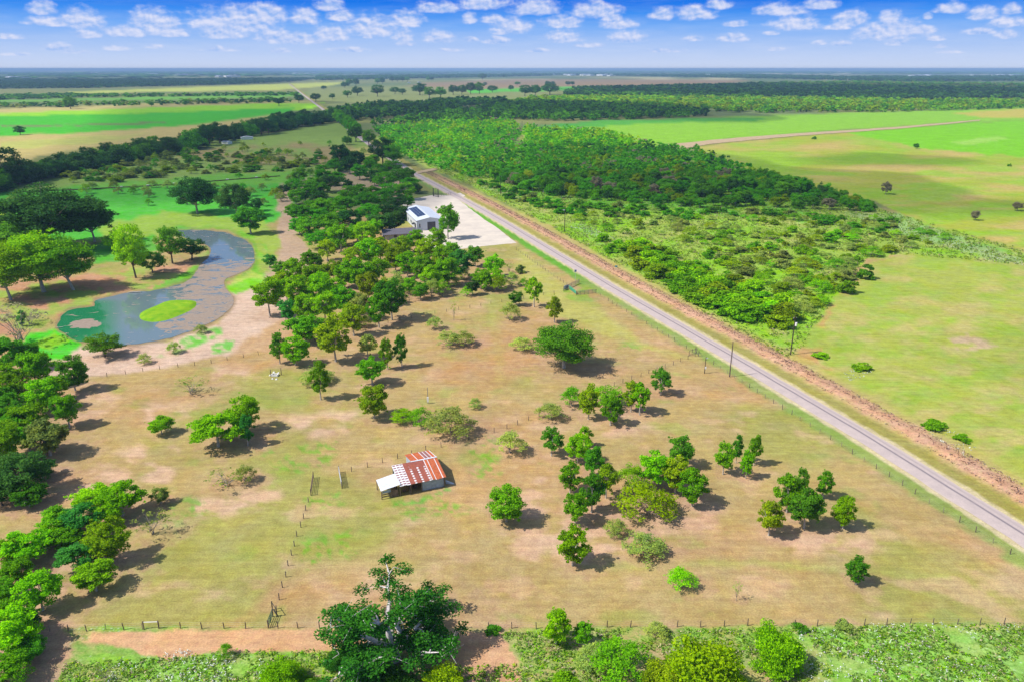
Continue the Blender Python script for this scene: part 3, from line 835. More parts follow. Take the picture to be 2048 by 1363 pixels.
def make_crown(name, seed, kind, nc, per, size, aspect=0.62):
    rng = np.random.RandomState(seed)
    pts, tone, C_ = crown_points(rng, kind, nc, per)
    n = len(pts)
    v = leaf_cards(pts, n, rng, size, aspect=aspect, centre=np.array([0, 0, 0.5 if kind != 'mesquite' else 0.3]))
    v[:, 2] = np.maximum(v[:, 2], 0.015)
    f = np.arange(4*n).reshape(n, 4)
    me = mesh_np(name, v, f, [LEAF['g']])
    at = me.attributes.new('tone', 'FLOAT', 'FACE'); at.data.foreach_set('value', tone.astype(np.float32))
    return me, C_

def make_trunk(name, seed, kind, C_, r0, aspect_wh=1.0, mt=None):
    """trunk and limbs in the same unit space (r0: trunk radius as a share of the width)"""
    rng = np.random.RandomState(seed+1000)
    mb = MB()
    fork = {'round': 0.30, 'oval': 0.34, 'oak': 0.24, 'mesquite': 0.10, 'bush': 0.06, 'sparse': 0.14, 'cone': 0.5}[kind]
    lean = rng.uniform(-0.03, 0.03, 2)
    stems = 1 if kind in ('round', 'oval', 'oak', 'cone') else 3
    sel = list(range(len(C_))); rng.shuffle(sel)
    nl = {'round': 7, 'oval': 7, 'oak': 12, 'mesquite': 11, 'bush': 5, 'sparse': 16, 'cone': 3}[kind]
    sel = sel[:nl]
    base = []
    for s in range(stems):
        a = rng.uniform(0, 6.28)
        off = np.array([math.cos(a), math.sin(a)])*(0.02 if stems > 1 else 0)
        top = np.array([off[0]*3+lean[0], off[1]*3+lean[1], fork])
        r = r0*(1 if stems == 1 else 0.62)
        mb.tube([(off[0], off[1], -0.02), (off[0]*1.5+lean[0]*0.4, off[1]*1.5+lean[1]*0.4, fork*0.5), tuple(top)], [r*1.35, r, r*0.85], 7, caps=False)
        base.append((top, r*0.8))
    for i in sel:
        p, r = C_[i]
        top, rb = base[rng.randint(len(base))]
        m1 = top+(p-top)*0.45+rng.normal(size=3)*0.035+np.array([0, 0, 0.03])
        e = top+(p-top)*1.02
        mb.tube([tuple(top-np.array([0, 0, 0.02])), tuple(m1), tuple(e)], [rb*0.8, rb*0.42, rb*0.12], 5, caps=False)
        if kind in ('sparse', 'mesquite', 'oak'):
            for q in range(2):
                e2 = m1+(p-m1)*0.8+rng.normal(size=3)*0.07
                mb.tube([tuple(m1), tuple(e2)], [rb*0.3, rb*0.06], 4, caps=False)
    return mb.mesh(name, mt or BARK, smooth=True)

PROTO = {}
def proto(key, kind, n, nc, per, size, r0, mt=None, aspect=0.62):
    L = []
    for i in range(n):
        seed = (sum(ord(ch) for ch in key)*17+i*7) % 9000
        cm, C_ = make_crown('crown', seed, kind, nc, per, size, aspect)
        L.append((cm, make_trunk('trunk', seed, kind, C_, r0, mt=mt)))
    PROTO[key] = L
proto('R', 'round', 7, 66, 185, 0.043, 0.022, BARKP)
proto('V', 'oval', 6, 56, 185, 0.046, 0.024, BARKP)
proto('G', 'bush', 5, 46, 120, 0.050, 0.015, BARK)
proto('O', 'oak', 6, 84, 150, 0.036, 0.024, BARK)
proto('M', 'mesquite', 6, 60, 75, 0.050, 0.018, TWIG, 0.42)
proto('B', 'bush', 5, 22, 90, 0.080, 0.015, BARK)
proto('S', 'sparse', 4, 30, 26, 0.060, 0.016, TWIG, 0.45)
proto('C', 'cone', 2, 24, 70, 0.070, 0.020, BARK)
proto('Q', 'oak', 2, 120, 250, 0.026, 0.020, BARKP)      # the closest, largest crowns
proto('Z', 'bush', 3, 60, 230, 0.036, 0.012, BARK)
NAMES = {'G': 'oak_tree', 'R': 'shade_tree', 'V': 'young_tree', 'O': 'oak_tree', 'Q': 'oak_tree', 'M': 'mesquite_tree', 'B': 'bush', 'Z': 'bush',
         'S': 'dry_tree', 'C': 'cedar_tree', 'D': 'dead_tree'}
CATS = {'B': 'bush', 'Z': 'bush'}
trng = random.Random(11)
cover_pts = []       # where trees stand, for later scatter
def tree(x, y, w, h, typ, tint, label=None, group=None, lean=None, variant=None, zb=0.0, hk=1.0):
    """one tree whose foot the photograph shows at x, y, with a crown w and a height h in photo pixels"""
    p = G(x, y, zb)
    a, u_ = ppm(p)
    wm_ = w/a*(1.16 if typ in 'RVOMQ' else 1.06)
    # what stands in depth also shows upright: take that share out of the measured height
    sd = (CAMH)/math.sqrt(p.x**2+p.y**2+CAMH**2)
    hm = max(0.5, h/u_)*((1.15 if typ in 'RV' and w < 80 and x > 440 and y > 600 else 0.97 if typ in 'RV' else 0.90) if y > 330 else 1.0)*hk
    if typ in 'RVOQ': hm = max(hm*1.0-0.14*wm_*sd*2, 0.58*wm_)
    else: hm = max(hm*1.0-0.14*wm_*sd*2, 0.42*wm_)
    L = PROTO[typ]
    cm, tm = L[(variant if variant is not None else trng.randrange(len(L))) % len(L)]
    o = link(NAMES[typ], None, None, p)
    o.empty_display_size = 0.5
    o.scale = (wm_, wm_, hm)
    lx, ly = lean or (trng.uniform(-0.03, 0.03), trng.uniform(-0.03, 0.03))
    o.rotation_euler = (ly, lx, trng.uniform(0, 6.28)) if not lean else (0, 0, 0)
    if lean:
        o.rotation_mode = 'QUATERNION'
        ax = Vector((-lean[1], lean[0], 0))
        o.rotation_quaternion = Matrix.Rotation(math.hypot(*lean), 3, ax.normalized()).to_quaternion() @ Matrix.Rotation(trng.uniform(0, 6.28), 3, 'Z').to_quaternion()
    tag(o, label, CATS.get(typ, 'tree'), group)
    cover_pts.append((p.x, p.y, wm_))
    t = link('trunk', tm, o)
    if tint != '-':
        c_ = link('crown', cm, o)
        c_.material_slots[0].link = 'OBJECT'
        c_.material_slots[0].material = LEAF[tint]
    return o

ORCHARD = 'trees scattered over the dry pasture'
T = [
 (1013,1042,78,84,'R','g','round dense green tree standing alone to the right of the rusty barn'),
 (1145,1130,70,98,'V','b','bright green tree nearest the camera in the column of pasture trees'),
 (1150,1046,56,72,'R','g','round green tree right above the nearest tree of the column'),
 (1183,1024,52,92,'V','k','slim darker tree with a clear trunk beside the column of trees'),
 (1212,995,50,78,'V','o','narrow tree between the column of trees and the yellow green mesquite'),
 (1140,985,50,72,'V','g','mid green tree on the left side of the column of trees'),
 (1186,955,48,70,'V','k','dark green tree on the right side of the column, half way up'),
 (1155,925,52,62,'R','b','bright tree second from the top of the column of trees'),
 (1170,893,34,44,'V','b','small bright tree at the very top of the column of trees'),
 (1288,1026,118,108,'M','y','yellow green feathery mesquite at the front of the big pasture clump'),
 (1262,975,60,80,'M','b','bright green tree behind the yellow green mesquite, on its left'),
 (1310,975,78,84,'R','b','broad bright green tree in the middle of the big pasture clump'),
 (1356,935,54,70,'R','k','round dark tree at the top of the big pasture clump'),
 (1350,985,62,82,'R','o','olive green tree in the big clump, left of the one with a long shadow'),
 (1384,1012,62,86,'R','g','green tree at the right end of the big clump, casting a spiky shadow'),
 (1446,948,44,72,'V','g','loose green tree on the left of the four slim trees below the fence'),
 (1472,925,24,58,'V','k','thin dark tree just behind the leftmost of the four slim trees'),
 (1491,956,32,62,'V','b','bright slim tree with pale trunk, third of the four slim trees'),
 (1508,930,32,66,'V','g','slim green tree, the upper right one of the four slim trees'),
 (1537,1070,56,84,'V','o','olive bushy tree on the left of the group of six near the road fence'),
 (1573,1024,56,92,'V','g','tall green tree behind the two front ones in the group of six'),
 (1600,1000,30,74,'V','k','slim dark tree at the back of the group of six'),
 (1608,1056,68,92,'R','k','large soft green tree in the middle of the group of six'),
 (1645,995,38,60,'V','g','small green tree at the upper right of the group of six'),
 (1685,1056,48,76,'R','b','bright round tree with pale trunk at the right end of the group of six'),
 (1712,1168,50,68,'V','k','lone feathery dark green tree in the open corner near the road'),
 (1472,1200,24,66,'S','p','thin pale sapling with few leaves, almost bare'),
 (1362,1172,66,62,'M','b','small yellow green mesquite in the lower pasture left of the thin sapling'),
 (1285,1108,92,64,'M','p','pale sprawling mesquite leaning down to the right with twigs on the ground'),
 (1232,1068,48,50,'M','p','thin pale mesquite arm standing left of the sprawling mesquite'),
 (1103,911,50,64,'V','k','dark green small tree left of the top of the column of trees'),
 (1022,906,64,66,'M','p','pale feathery mesquite right of the barn fence'),
 (900,866,96,84,'M','p','large pale grey green mesquite behind the barn'),
 (842,848,54,52,'M','g','green spreading mesquite touching the large pale one'),
 (806,842,56,40,'M','b','low bright green tree left of the power meter post'),
 (749,836,64,70,'R','o','olive round tree standing just left of the low bright tree'),
 (745,768,62,58,'R','g','broad green tree above the olive round tree'),
 (736,718,40,50,'V','p','sparse light green tree with seed heads above the broad green tree'),
 (776,738,32,60,'V','g','left one of two slim trees standing close together'),
 (804,734,32,64,'V','k','darker right one of two slim trees standing close together'),
 (642,799,44,76,'V','g','slim dark green tree with a clear trunk in front of a pale mesquite'),
 (634,764,64,46,'M','p','pale mesquite crown behind the slim dark green tree'),
 (560,727,40,60,'V','k','thin leaning tree just above the white trough'),
 (591,730,56,56,'R','b','very bright dense round tree next to the thin leaning tree'),
 (672,723,72,90,'R','o','large olive tree right of the very bright round tree'),
 (612,684,80,66,'R','g','wide mid green tree at the lower edge of the grove'),
 (708,672,54,62,'R','o','yellowish olive round tree right below the grove'),
 (758,655,48,66,'R','g','green tree on the left of the pair at the grove edge, by the fence'),
 (784,640,64,80,'R','k','larger darker tree on the right of the pair at the grove edge'),
 (1128,736,120,116,'Q','k','big spreading oak with a thick pale trunk in the middle pasture'),
 (1045,699,54,36,'M','p','low pale mesquite left of the big spreading oak'),
 (1020,640,42,46,'M','p','light green mesquite above the low pale one, by the fence'),
 (1032,612,30,28,'R','k','small dark crown just behind the light green mesquite'),
 (1068,614,40,56,'V','b','loose bright green tree with a clear trunk above the fence line'),
 (1109,645,34,48,'V','o','small olive tree between the fence and the big spreading oak'),
 (895,692,46,42,'M','p','left one of two joined pale mesquites in mid pasture'),
 (928,690,50,40,'M','s','right one of two joined pale mesquites in mid pasture'),
 (870,658,36,34,'M','p','small pale mesquite above the two joined ones'),
 (908,641,14,46,'S','o','bare sapling on the fence line above the joined mesquites'),
 (951,815,28,30,'M','p','tiny mesquite right of the large pale one'),
 (1100,838,60,50,'M','p','pale yellow green mesquite on the left of the upper right clump'),
 (1146,812,54,56,'M','g','light green tree behind the olive one in the upper right clump'),
 (1212,808,84,48,'M','b','wide bright green canopy at the back of the upper right clump'),
 (1177,838,48,72,'V','o','olive tree with two crowns at the front left of the upper right clump'),
 (1221,850,52,64,'V','g','green tree with slim pale trunk at the front of the upper right clump'),
 (1262,823,36,66,'V','o','olive tree on the left of the touching pair right of the clump'),
 (1279,829,46,68,'V','b','bright green tree on the right of the touching pair'),
 (1321,789,44,54,'R','k','lone small round tree above the touching pair, near the fence'),
 (437,892,108,88,'R','b','big bright green tree left of the barn yard, the broader of two'),
 (492,862,66,76,'R','b','bright green tree joined to the right side of the broad one'),
 (496,890,36,66,'V','t','small sea green tree with pale trunk in front of the bright pair'),
 (324,867,50,46,'R','b','small bright green tree alone on pale bare ground'),
 (452,972,90,54,'S','s','thin mesquite with two long arms in the left pasture'),
 (492,962,44,52,'M','s','small grey green crown on the right arm of the thin mesquite'),
 (307,1067,82,76,'S','s','half bare mesquite with pale grey branches'),
 (322,1006,36,44,'R','s','dull grey green small tree behind the half bare mesquite'),
 (383,787,74,46,'S','s','bare twiggy mesquite with a ring of brush below it'),
 (209,713,72,52,'O','k','umbrella shaped small oak on the near bank of the pond'),
 (151,781,60,84,'R','k','leggy dark green tree on the left below the pond'),
 (290,726,30,28,'M','p','tiny pale mesquite below the umbrella shaped oak'),
 (349,705,30,30,'M','p','tiny pale mesquite on the bare bank of the pond'),
 (402,666,26,24,'M','p','smallest pale mesquite at the water edge'),
 (272,556,60,122,'O','b','tall bright green tree with a pale leaning trunk on the far bank'),
 (232,500,50,44,'O','b','detached bright crown left of the tall leaning tree'),
 (306,546,52,52,'O','k','dark low tree right of the tall leaning tree'),
 (345,527,56,84,'O','k','tall dark green tree at the neck of the pond'),
 (384,520,56,50,'O','d','dark spreading tree overhanging the neck of the pond'),
 (395,427,88,76,'Q','d','dark oak standing in the shaded meadow above the pond, the wider one'),
 (474,434,64,70,'Q','d','dark grey oak with a pale trunk beside the wider dark oak'),
 (502,468,64,56,'R','k','round topped green tree near the upper end of the pond'),
 (514,422,28,26,'R','d','small dark tree half hidden behind the round topped one'),
 (100,500,190,112,'Q','d','huge dark oak at the left above the pond'),
 (190,484,84,96,'Q','d','dark oak joined to the right of the huge one'),
 (147,580,112,124,'Q','g','leaning oak with lit crown and thick bare trunk left of the pond','L'),
 (88,584,150,136,'Q','b','large lit oak behind the leaning oak, with leaning trunk','L'),
 (22,600,110,128,'Q','b','large lit oak cut by the left edge of the picture'),
 (48,512,110,60,'O','k','oak crown between the huge dark oak and the lit ones'),
 (45,652,30,40,'C','t','small dark cedar beside the brown leafless brush'),
 (540,535,30,28,'R','t','tiny dark round tree on the strip between pond and grove'),
 (1771,389,22,24,'R','n','small windblown dark tree alone in the big field, the larger one'),
 (1950,441,18,20,'R','n','small dark tree in the big field above the mown ground'),
 (2034,422,20,18,'R','n','small dark tree at the right edge of the big field'),
 (1832,298,12,10,'R','k','tiny tree by the bright green strip of the big field'),
 (1628,279,10,8,'B','k','tiny bush beside the field track'),
 (2018,333,8,8,'B','k','tiny bush at the far right of the big field'),
 (41,270,22,16,'O','d','single dark tree in the shaded green field at the left'),
 (1694,585,44,42,'B','g','dark green bush at the corner of the mown field'),
 (1730,558,36,38,'B','k','bush behind the one at the corner of the mown field'),
 (1611,570,34,38,'B','g','green bush in the scrub left of the mown field corner'),
]
for r_ in T:
    ln = None
    if len(r_) > 7: ln = (-0.18, 0.0)
    tree(*r_[:7], group=ORCHARD if r_[1] > 600 and r_[0] > 250 else None, lean=ln)

# the nearest trees along the lower edge
def grand_oak(name_seed):
    """an old open oak: limbs fork twice and carry separate masses of leaves, with sky between"""
    rng = np.random.RandomState(name_seed)
    mb = MB(); C_ = []
    fork = np.array([0.01, 0.0, 0.20])
    mb.tube([(0, 0, -0.03), (0.004, 0, 0.10), tuple(fork)], [0.042, 0.035, 0.036], 10, caps=False)
    nL = 13
    for i in range(nL):
        a = 2*math.pi*(i*0.382+rng.uniform(-0.03, 0.03)) if i < 10 else rng.uniform(0, 6.28)
        el_ = [0.18, 0.42, 0.30, 0.62, 0.12, 0.5, 0.25, 0.85, 0.36, 0.55, 1.2, 1.0, 1.35][i]
        L = rng.uniform(0.36, 0.46) if el_ < 0.7 else rng.uniform(0.46, 0.62)
        d = np.array([math.cos(a)*math.cos(el_), math.sin(a)*math.cos(el_), math.sin(el_)])
        p = fork.copy(); pts = [p.copy()]
        for k_ in range(5):
            d2 = d+rng.normal(size=3)*0.30; d2 /= np.linalg.norm(d2)
            p = p+d2*L/5*np.array([1, 1, 1.15]); pts.append(p.copy())
        r = rng.uniform(0.016, 0.023)
        mb.tube([tuple(q) for q in pts], [r*1.25, r, r*0.8, r*0.6, r*0.42, r*0.2], 7, caps=False)
        for k_ in (1, 2, 3, 3, 4, 4, 5, 5):
            q = pts[k_]
            d3 = d*0.4+rng.normal(size=3)*np.array([0.8, 0.8, 0.5])+np.array([0, 0, 0.25]); d3 /= np.linalg.norm(d3)
            e = q+d3*rng.uniform(0.06, 0.13)
            m_ = q+(e-q)*0.5+rng.normal(size=3)*0.015
            mb.tube([tuple(q), tuple(m_), tuple(e)], [r*0.42, r*0.28, r*0.10], 5, caps=False)
            if rng.rand() < (0.22 if k_ < 3 else 0.90): C_.append((e, rng.uniform(0.035, 0.075)))
            for z_ in range(2):
                e2 = e+rng.normal(size=3)*0.05
                mb.tube([tuple(e), tuple(e2)], [r*0.12, r*0.04], 4, caps=False)
                if rng.rand() < 0.6: C_.append((e2, rng.uniform(0.03, 0.06)))
    pts = []; tone = []
    for p, r in C_:
        n = int(115*(r/0.05)**2)
        d = rng.normal(size=(n, 3)); d /= np.linalg.norm(d, axis=1, keepdims=True)
        pts.append(p+d*r*rng.rand(n, 1)**0.45*np.array([1.2, 1.2, 0.9]))
        tone.append(np.clip(rng.uniform(0.3, 0.7)+rng.normal(size=n)*0.2, 0, 1))
    pts = np.concatenate(pts); tone = np.concatenate(tone); n = len(pts)
    v = leaf_cards(pts, n, rng, 0.020, centre=np.array([0, 0, 0.3]))
    me = mesh_np('crown', v, np.arange(4*n).reshape(n, 4), [LEAF['k']])
    at = me.attributes.new('tone', 'FLOAT', 'FACE'); at.data.foreach_set('value', tone.astype(np.float32))
    return me, mb.mesh('trunk', OAKBARK, smooth=True)
OAKBARK = solid('oak_bark_grey', (0.55, 0.50, 0.50), 0.95, var=0.4, scale=3.0)
PROTO['Q'] = [grand_oak(5), grand_oak(8), grand_oak(23)]
tree(790,1318,275,250,'Q','q','giant old oak with twisted grey limbs at the front, the largest tree', variant=2)
tree(760,1400,160,130,'Z','q','dark green growth under the giant old oak at the lower edge', variant=0)
tree(1404,1402,200,250,'Z','y','huge rounded yellow green tree at the lower edge', variant=1)
tree(1330,1392,100,150,'Z','o','yellow green shoulder crown left of the huge rounded tree', variant=2)
tree(1550,1330,106,180,'Z','b','vivid green dense tree right of the huge rounded tree', variant=0)
tree(1112,1287,62,92,'V','b','bright green tree left of the lower edge thicket, standing apart')
tree(1168,1290,48,62,'V','g','smaller green tree beside the one standing apart')
tree(1240,1345,120,130,'M','g','tangled green mesquite thicket at the lower edge')
tree(1190,1335,80,90,'M','p','pale mesquite thicket left of the tangled green one')
tree(1315,1270,50,46,'M','p','pale mesquite crown behind the huge rounded tree')
tree(1130,1370,60,40,'B','g','low green bush below the tree standing apart')
tree(565,1372,96,110,'Z','b','soft bright green bush at the lower edge left of the giant oak', variant=1)
tree(612,1378,60,50,'Z','k','darker bush touching the soft bright green bush', variant=2)
tree(680,1330,58,70,'Z','q','small dark green bush at the foot of the giant oak, left side', variant=0)
tree(886,1382,96,104,'Z','y','yellow green bush under the right side of the giant oak', variant=1)
tree(452,1312,34,46,'M','g','small mesquite growing at the edge of the dirt track')
tree(210,1362,50,66,'S','s','half bare forked tree in the weeds at the lower left')
tree(985,1262,34,20,'B','k','low dark bush at the fence right of the giant oak')
tree(1690,1256,40,18,'B','p','pale low bush on the fence line at the right')
tree(1600,1258,34,22,'B','k','low dark weeds bush on the fence line right of the vivid tree')
# trees down the left edge
LG = 'trees crowding the left edge'
for r_ in [
 (24,745,72,84,'R','k','dark green crown just below the pond bank at the left edge'), (78,772,72,88,'R','g','green crown under the grass slope at the left'),
 (30,805,76,80,'R','g','mid green crown at the left edge, second row down'), (92,822,76,82,'R','b','bright crown in the middle of the left edge trees'),
 (139,853,56,84,'R','g','lit tree with a visible trunk on the right of the left edge trees'), (20,850,70,80,'R','k','dark crown at the left edge, third row down'),
 (62,865,70,78,'R','g','green crown behind the bluish round tree'), (101,910,92,92,'R','s','bluish grey green round tree with twin trunks at the left'),
 (14,920,80,100,'R','g','green crown at the left edge above the dark oak'), (44,990,116,124,'O','d','dark shaded oak at the left edge over its own shadow'),
 (5,1010,60,70,'O','d','very dark crown at the left edge'),
 (246,1030,92,96,'R','b','bright tree at the upper right of the lower left clump'), (190,1020,76,72,'R','b','bright crown at the top of the lower left clump'),
 (164,1066,84,84,'R','t','sea green crown in the middle of the lower left clump'), (120,1068,76,76,'R','g','green crown left of the sea green one'),
 (226,1122,82,122,'R','o','olive tree with a thick trunk at the right of the lower left clump'), (158,1140,74,80,'R','t','bluish crown between the olive tree and the leggy one'),
 (60,1120,90,88,'R','b','bright crown at the left of the lower left clump'), (86,1220,88,116,'R','b','leggy bright green tree with two thin trunks at the lower left'),
 (193,1180,82,88,'R','g','soft green tree right of the leggy one, over a long shadow'), (20,1130,70,76,'R','g','green crown at the left edge beside the lower left clump'),
 (8,780,60,70,'R','g','green crown cut by the left edge below the pond bank'), (60,735,56,60,'R','k','dark crown under the grass slope, behind the others'),
 (110,800,54,56,'R','g','small green crown behind the lit tree with a visible trunk'), (8,828,56,66,'R','k','dark crown cut by the left edge in the middle'), (60,900,60,64,'R','g','green crown left of the bluish round tree'),
 (36,870,60,64,'R','w','dull green crown between the left edge and the bluish tree'), (85,955,56,50,'R','d','dark low crown between the bluish tree and the shaded oak'), (10,960,70,70,'R','d','dark crown at the left edge just above the shaded oak'),
 (60,1010,70,60,'R','k','dark crown right beside the shaded oak'), (215,1050,60,60,'R','b','bright crown squeezed in the upper part of the lower left clump'), (140,1095,64,64,'R','g','green crown in the heart of the lower left clump'),
 (95,1095,60,60,'R','b','bright small crown in the left part of the lower left clump'), (185,1110,56,56,'R','o','olive small crown in the heart of the lower left clump'), (40,1160,64,66,'R','g','green crown above the corner tree, right of the edge'),
 (10,1200,60,66,'R','w','dull green crown at the edge above the corner tree'), (60,1320,70,70,'R','k','dark crown low in the corner, right of the yellowish one'), (10,1250,70,70,'R','g','green crown at the edge behind the corner tree'),
 (30,1300,112,130,'R','b','big yellowish crown in the lower left corner'), (58,1262,64,70,'R','d','dark crown right of the corner tree'), (14,1370,100,90,'O','g','shaded crown in the very corner at the lower left')]:
    tree(*r_, group=LG)

# the grove in front of the metal building
GR = 'grove in front of the white metal building'
grove = '''540,632,74,b 578,645,46,t 560,585,46,o 592,570,60,g 628,580,56,g 598,615,62,b 642,612,64,b 612,648,58,g 652,648,64,b 690,628,56,g 722,640,52,s 560,555,36,k 633,540,36,k
 655,522,46,y 682,505,60,b 668,560,44,o 706,540,52,y 730,495,54,b 748,478,42,b 762,522,52,y 737,535,62,b 716,578,70,b 756,570,62,g 792,545,60,o 792,585,56,p 737,600,62,o
 770,610,50,o 802,525,56,o 812,505,38,g 832,500,44,b 848,525,52,y 815,555,56,b 846,562,58,g 862,585,58,b 872,555,44,o 886,540,54,g 896,572,64,g 922,558,66,t 950,533,46,k 988,555,52,b
 962,578,46,g 992,578,44,b 945,590,34,d 874,500,46,b 905,520,40,b 640,575,50,o 690,575,52,g 575,605,50,b 670,600,54,b 620,540,44,g 842,600,40,g 820,590,40,g 868,520,40,y'''.split()
glab = {'b': 'bright green tree in the grove before the metal building', 't': 'sea green tree in the grove before the metal building', 'o': 'olive tree in the grove before the metal building',
        'g': 'mid green tree in the grove before the metal building', 'k': 'small dark tree at the back edge of the grove', 'y': 'yellow green tree in the grove before the metal building',
        's': 'grey pale tree packed in the lower part of the grove', 'p': 'pale feathery tree packed in the middle of the grove', 'd': 'very dark tree at the yard side of the grove'}
for q in grove:
    x, y, w, c_ = q.split(',')
    x, y, w = int(x), int(y), int(w)
    tree(x, y, w*0.84, w*1.05, 'R' if c_ != 'p' else 'M', c_, glab[c_], GR, hk=0.94)
tree(896,478,46,68,'R','g','green tree with an open crown beside the big door of the metal building')
GM = 'small mesquites along the front of the grove'
for x, y, w, h, ty, c_ in [(838,598,32,40,'M','p'),(864,594,36,44,'M','p'),(884,592,34,42,'M','b'),(905,572,34,30,'M','p'),(934,592,26,26,'M','b'),(968,583,28,46,'V','g'),(992,584,28,40,'M','o'),(1001,583,24,40,'M','o'),
                     (1022,572,30,34,'M','p'),(1048,573,22,22,'M','g'),(1018,545,26,24,'S','s'),(1040,546,24,24,'B','s'),(925,560,34,30,'M','p'),(800,600,40,36,'S','s'),(720,655,44,34,'M','s')]:
    tree(x, y, w, h, ty, c_, {'M': 'small feathery mesquite along the front of the grove', 'V': 'dense upright dark tree along the front of the grove', 'S': 'nearly bare small tree along the front of the grove', 'B': 'dry bush at the end of the grove'}[ty], GM)

# the shaded grove behind the building
GB = 'shaded grove left of the white metal building'
rg = random.Random(4)
dark = '''606,450,50,w 650,440,52,w 690,430,48,w 620,480,56,w 660,470,54,w 700,460,52,d 740,445,50,w 775,440,48,d 640,498,52,w 600,470,44,w 676,492,50,w 715,485,46,w 765,470,56,d 790,462,50,d 590,440,40,w
 730,420,46,w 700,405,44,w 760,415,44,w 780,400,44,w 795,420,40,d 810,400,44,w 770,380,46,w 800,372,44,k 820,385,38,w 785,352,40,w 750,372,36,d 760,358,38,w 742,345,34,w 832,388,24,d 815,362,32,w
 612,405,44,w 640,398,40,k 660,385,44,d 590,385,36,w 625,385,36,w 648,372,40,w 675,372,36,w 600,365,34,w 568,390,26,d 640,415,40,d 592,410,36,w 720,360,36,w 695,378,22,d 700,348,40,d 680,330,44,d 715,335,38,d 670,345,34,w 745,335,30,w
 745,405,40,k 665,418,30,w 720,398,36,w 805,440,34,d 815,415,30,w 640,452,44,w 625,430,40,w 680,450,40,w'''.split()
for q in dark:
    x, y, w, c_ = q.split(',')
    x, y, w = int(x), int(y), int(w)
    tree(x, y, w, w*1.02, 'R' if rg.random() < 0.6 else 'O', c_, {'w': 'mid green tree in the shaded grove left of the metal building', 'd': 'blackish green oak in the shaded grove left of the metal building', 'k': 'dull green oak in the shaded grove left of the metal building'}[c_], GB, hk=0.82)
# trees at the road beyond the yard
for r_ in [(766,330,52,50,'O','d','dark oak overhanging the road beyond the yard'), (786,332,40,44,'O','k','second dark oak beside the road beyond the yard'), (738,292,30,30,'O','k','dark oak on the left of the far road'),
           (712,284,30,28,'O','d','dark oak left of the far road, beside another'), (694,290,20,16,'O','k','small oak left of the two dark oaks at the far road')]:
    tree(*r_)
for i in range(10):
    tree(676+i*4.2, 246+i*3.4, 22, 24+i*0.5, 'R', 'w', 'light green tree in the straight row beside the far road', 'row of trees beside the far road')

# small mesquite bushes all over the brush field on the left
BG = 'mesquite bushes dotted over the left brush field'
rb_ = random.Random(9)
n = 0
BR1 = [(560,290),(700,285),(745,320),(700,340),(560,345),(400,350),(250,368),(120,372),(170,350),(420,300)]
BR2 = [(20,395),(200,375),(560,352),(700,345),(600,395),(540,420),(430,410),(330,425),(200,400),(20,430)]
BR3 = [(100,350),(200,325),(330,305),(480,300),(640,318),(740,325),(700,345),(520,345),(380,350),(200,368)]
pts_b = []
for poly, cnt, md in ((BR1, 70, 9), (BR2, 42, 16), (BR3, 120, 7)):
    k_ = 0; tries = 0
    while k_ < cnt and tries < 6000:
        tries += 1
        x = rb_.uniform(0, 750); y = rb_.uniform(282, 430)
        if not inside(x, y, poly): continue
        if any((x-a)**2+((y-b_)*2.2)**2 < md*md for a, b_ in pts_b): continue
        pts_b.append((x, y)); k_ += 1
        s = rb_.uniform(0.7, 1.3)*(10+(y-290)*0.085)
        if poly is BR3: tree(x, y, s*1.7, s*0.95, 'B', rb_.choice('sskow'), 'low grey green brush clump in the left brush field', BG)
        else: tree(x, y, s*1.15, s*1.0, 'M', rb_.choice('skowp'), 'small mesquite bush dotted over the left brush field', BG)

# the creek line of dark oaks on the left
CL = 'creek line of dark oaks on the left'
line = [(-40,392),(40,370),(120,352),(200,336),(300,316),(400,296),(470,278),(560,262),(640,248),(690,238)]
rl = random.Random(8)
for (xa, ya), (xb, yb) in zip(line[:-1], line[1:]):
    m_ = max(3, int((xb-xa)/15))
    for i in range(m_):
        t = i/m_
        x = xa+(xb-xa)*t+rl.uniform(-5, 5); y = ya+(yb-ya)*t
        k2 = 0.55+0.45*(y-235)/150
        for dy in (0, -7*k2, -15*k2):
            w = rl.uniform(44, 66)*k2*(0.8 if dy else 1)
            tree(x+rl.uniform(-6, 6), y+dy, w, w*rl.uniform(0.66, 0.90), rl.choice('GGGO'), rl.choice('dddk'), 'dark oak in the creek line on the left', CL)
tree(10,372,90,80,'O','d','large dark oak where the creek line leaves the picture')

# the wood east of the road
WG = 'wood on the far side of the road'
WOODPOLY = [(752,262),(860,250),(1000,246),(1060,262),(1200,268),(1300,296),(1420,318),(1470,345),(1560,372),(1640,385),(1700,400),(1752,412),(1740,424),(1640,420),(1520,412),(1440,418),(1330,412),(1230,402),(1130,398),(1060,382),(1000,364),(930,352),(880,338),(820,322),(780,300)]
rw = random.Random(21)
cand = []
w0 = [G(x, y) for x, y in WOODPOLY]
X0, X1 = min(p.x for p in w0), max(p.x for p in w0); Y0, Y1 = min(p.y for p in w0), max(p.y for p in w0)
cell = {}
tries = 0
while tries < 60000:
    tries += 1
    X, Y = rw.uniform(X0, X1), rw.uniform(Y0, Y1)
    x, y = P(X, Y)
    if not inside(x, y, WOODPOLY): continue
    md = 7.4 if Y < 620 else 9.0
    key = (int(X//10), int(Y//10))
    if any((X-a)**2+(Y-b_)**2 < md*md for i in (-1, 0, 1) for j in (-1, 0, 1) for a, b_ in cell.get((key[0]+i, key[1]+j), ())): continue
    if abs(x-1045+ (y-250)*0.05) < 9 and y < 300: continue
    cell.setdefault(key, []).append((X, Y)); cand.append((X, Y, x, y))
cand.sort(key=lambda q: q[1])
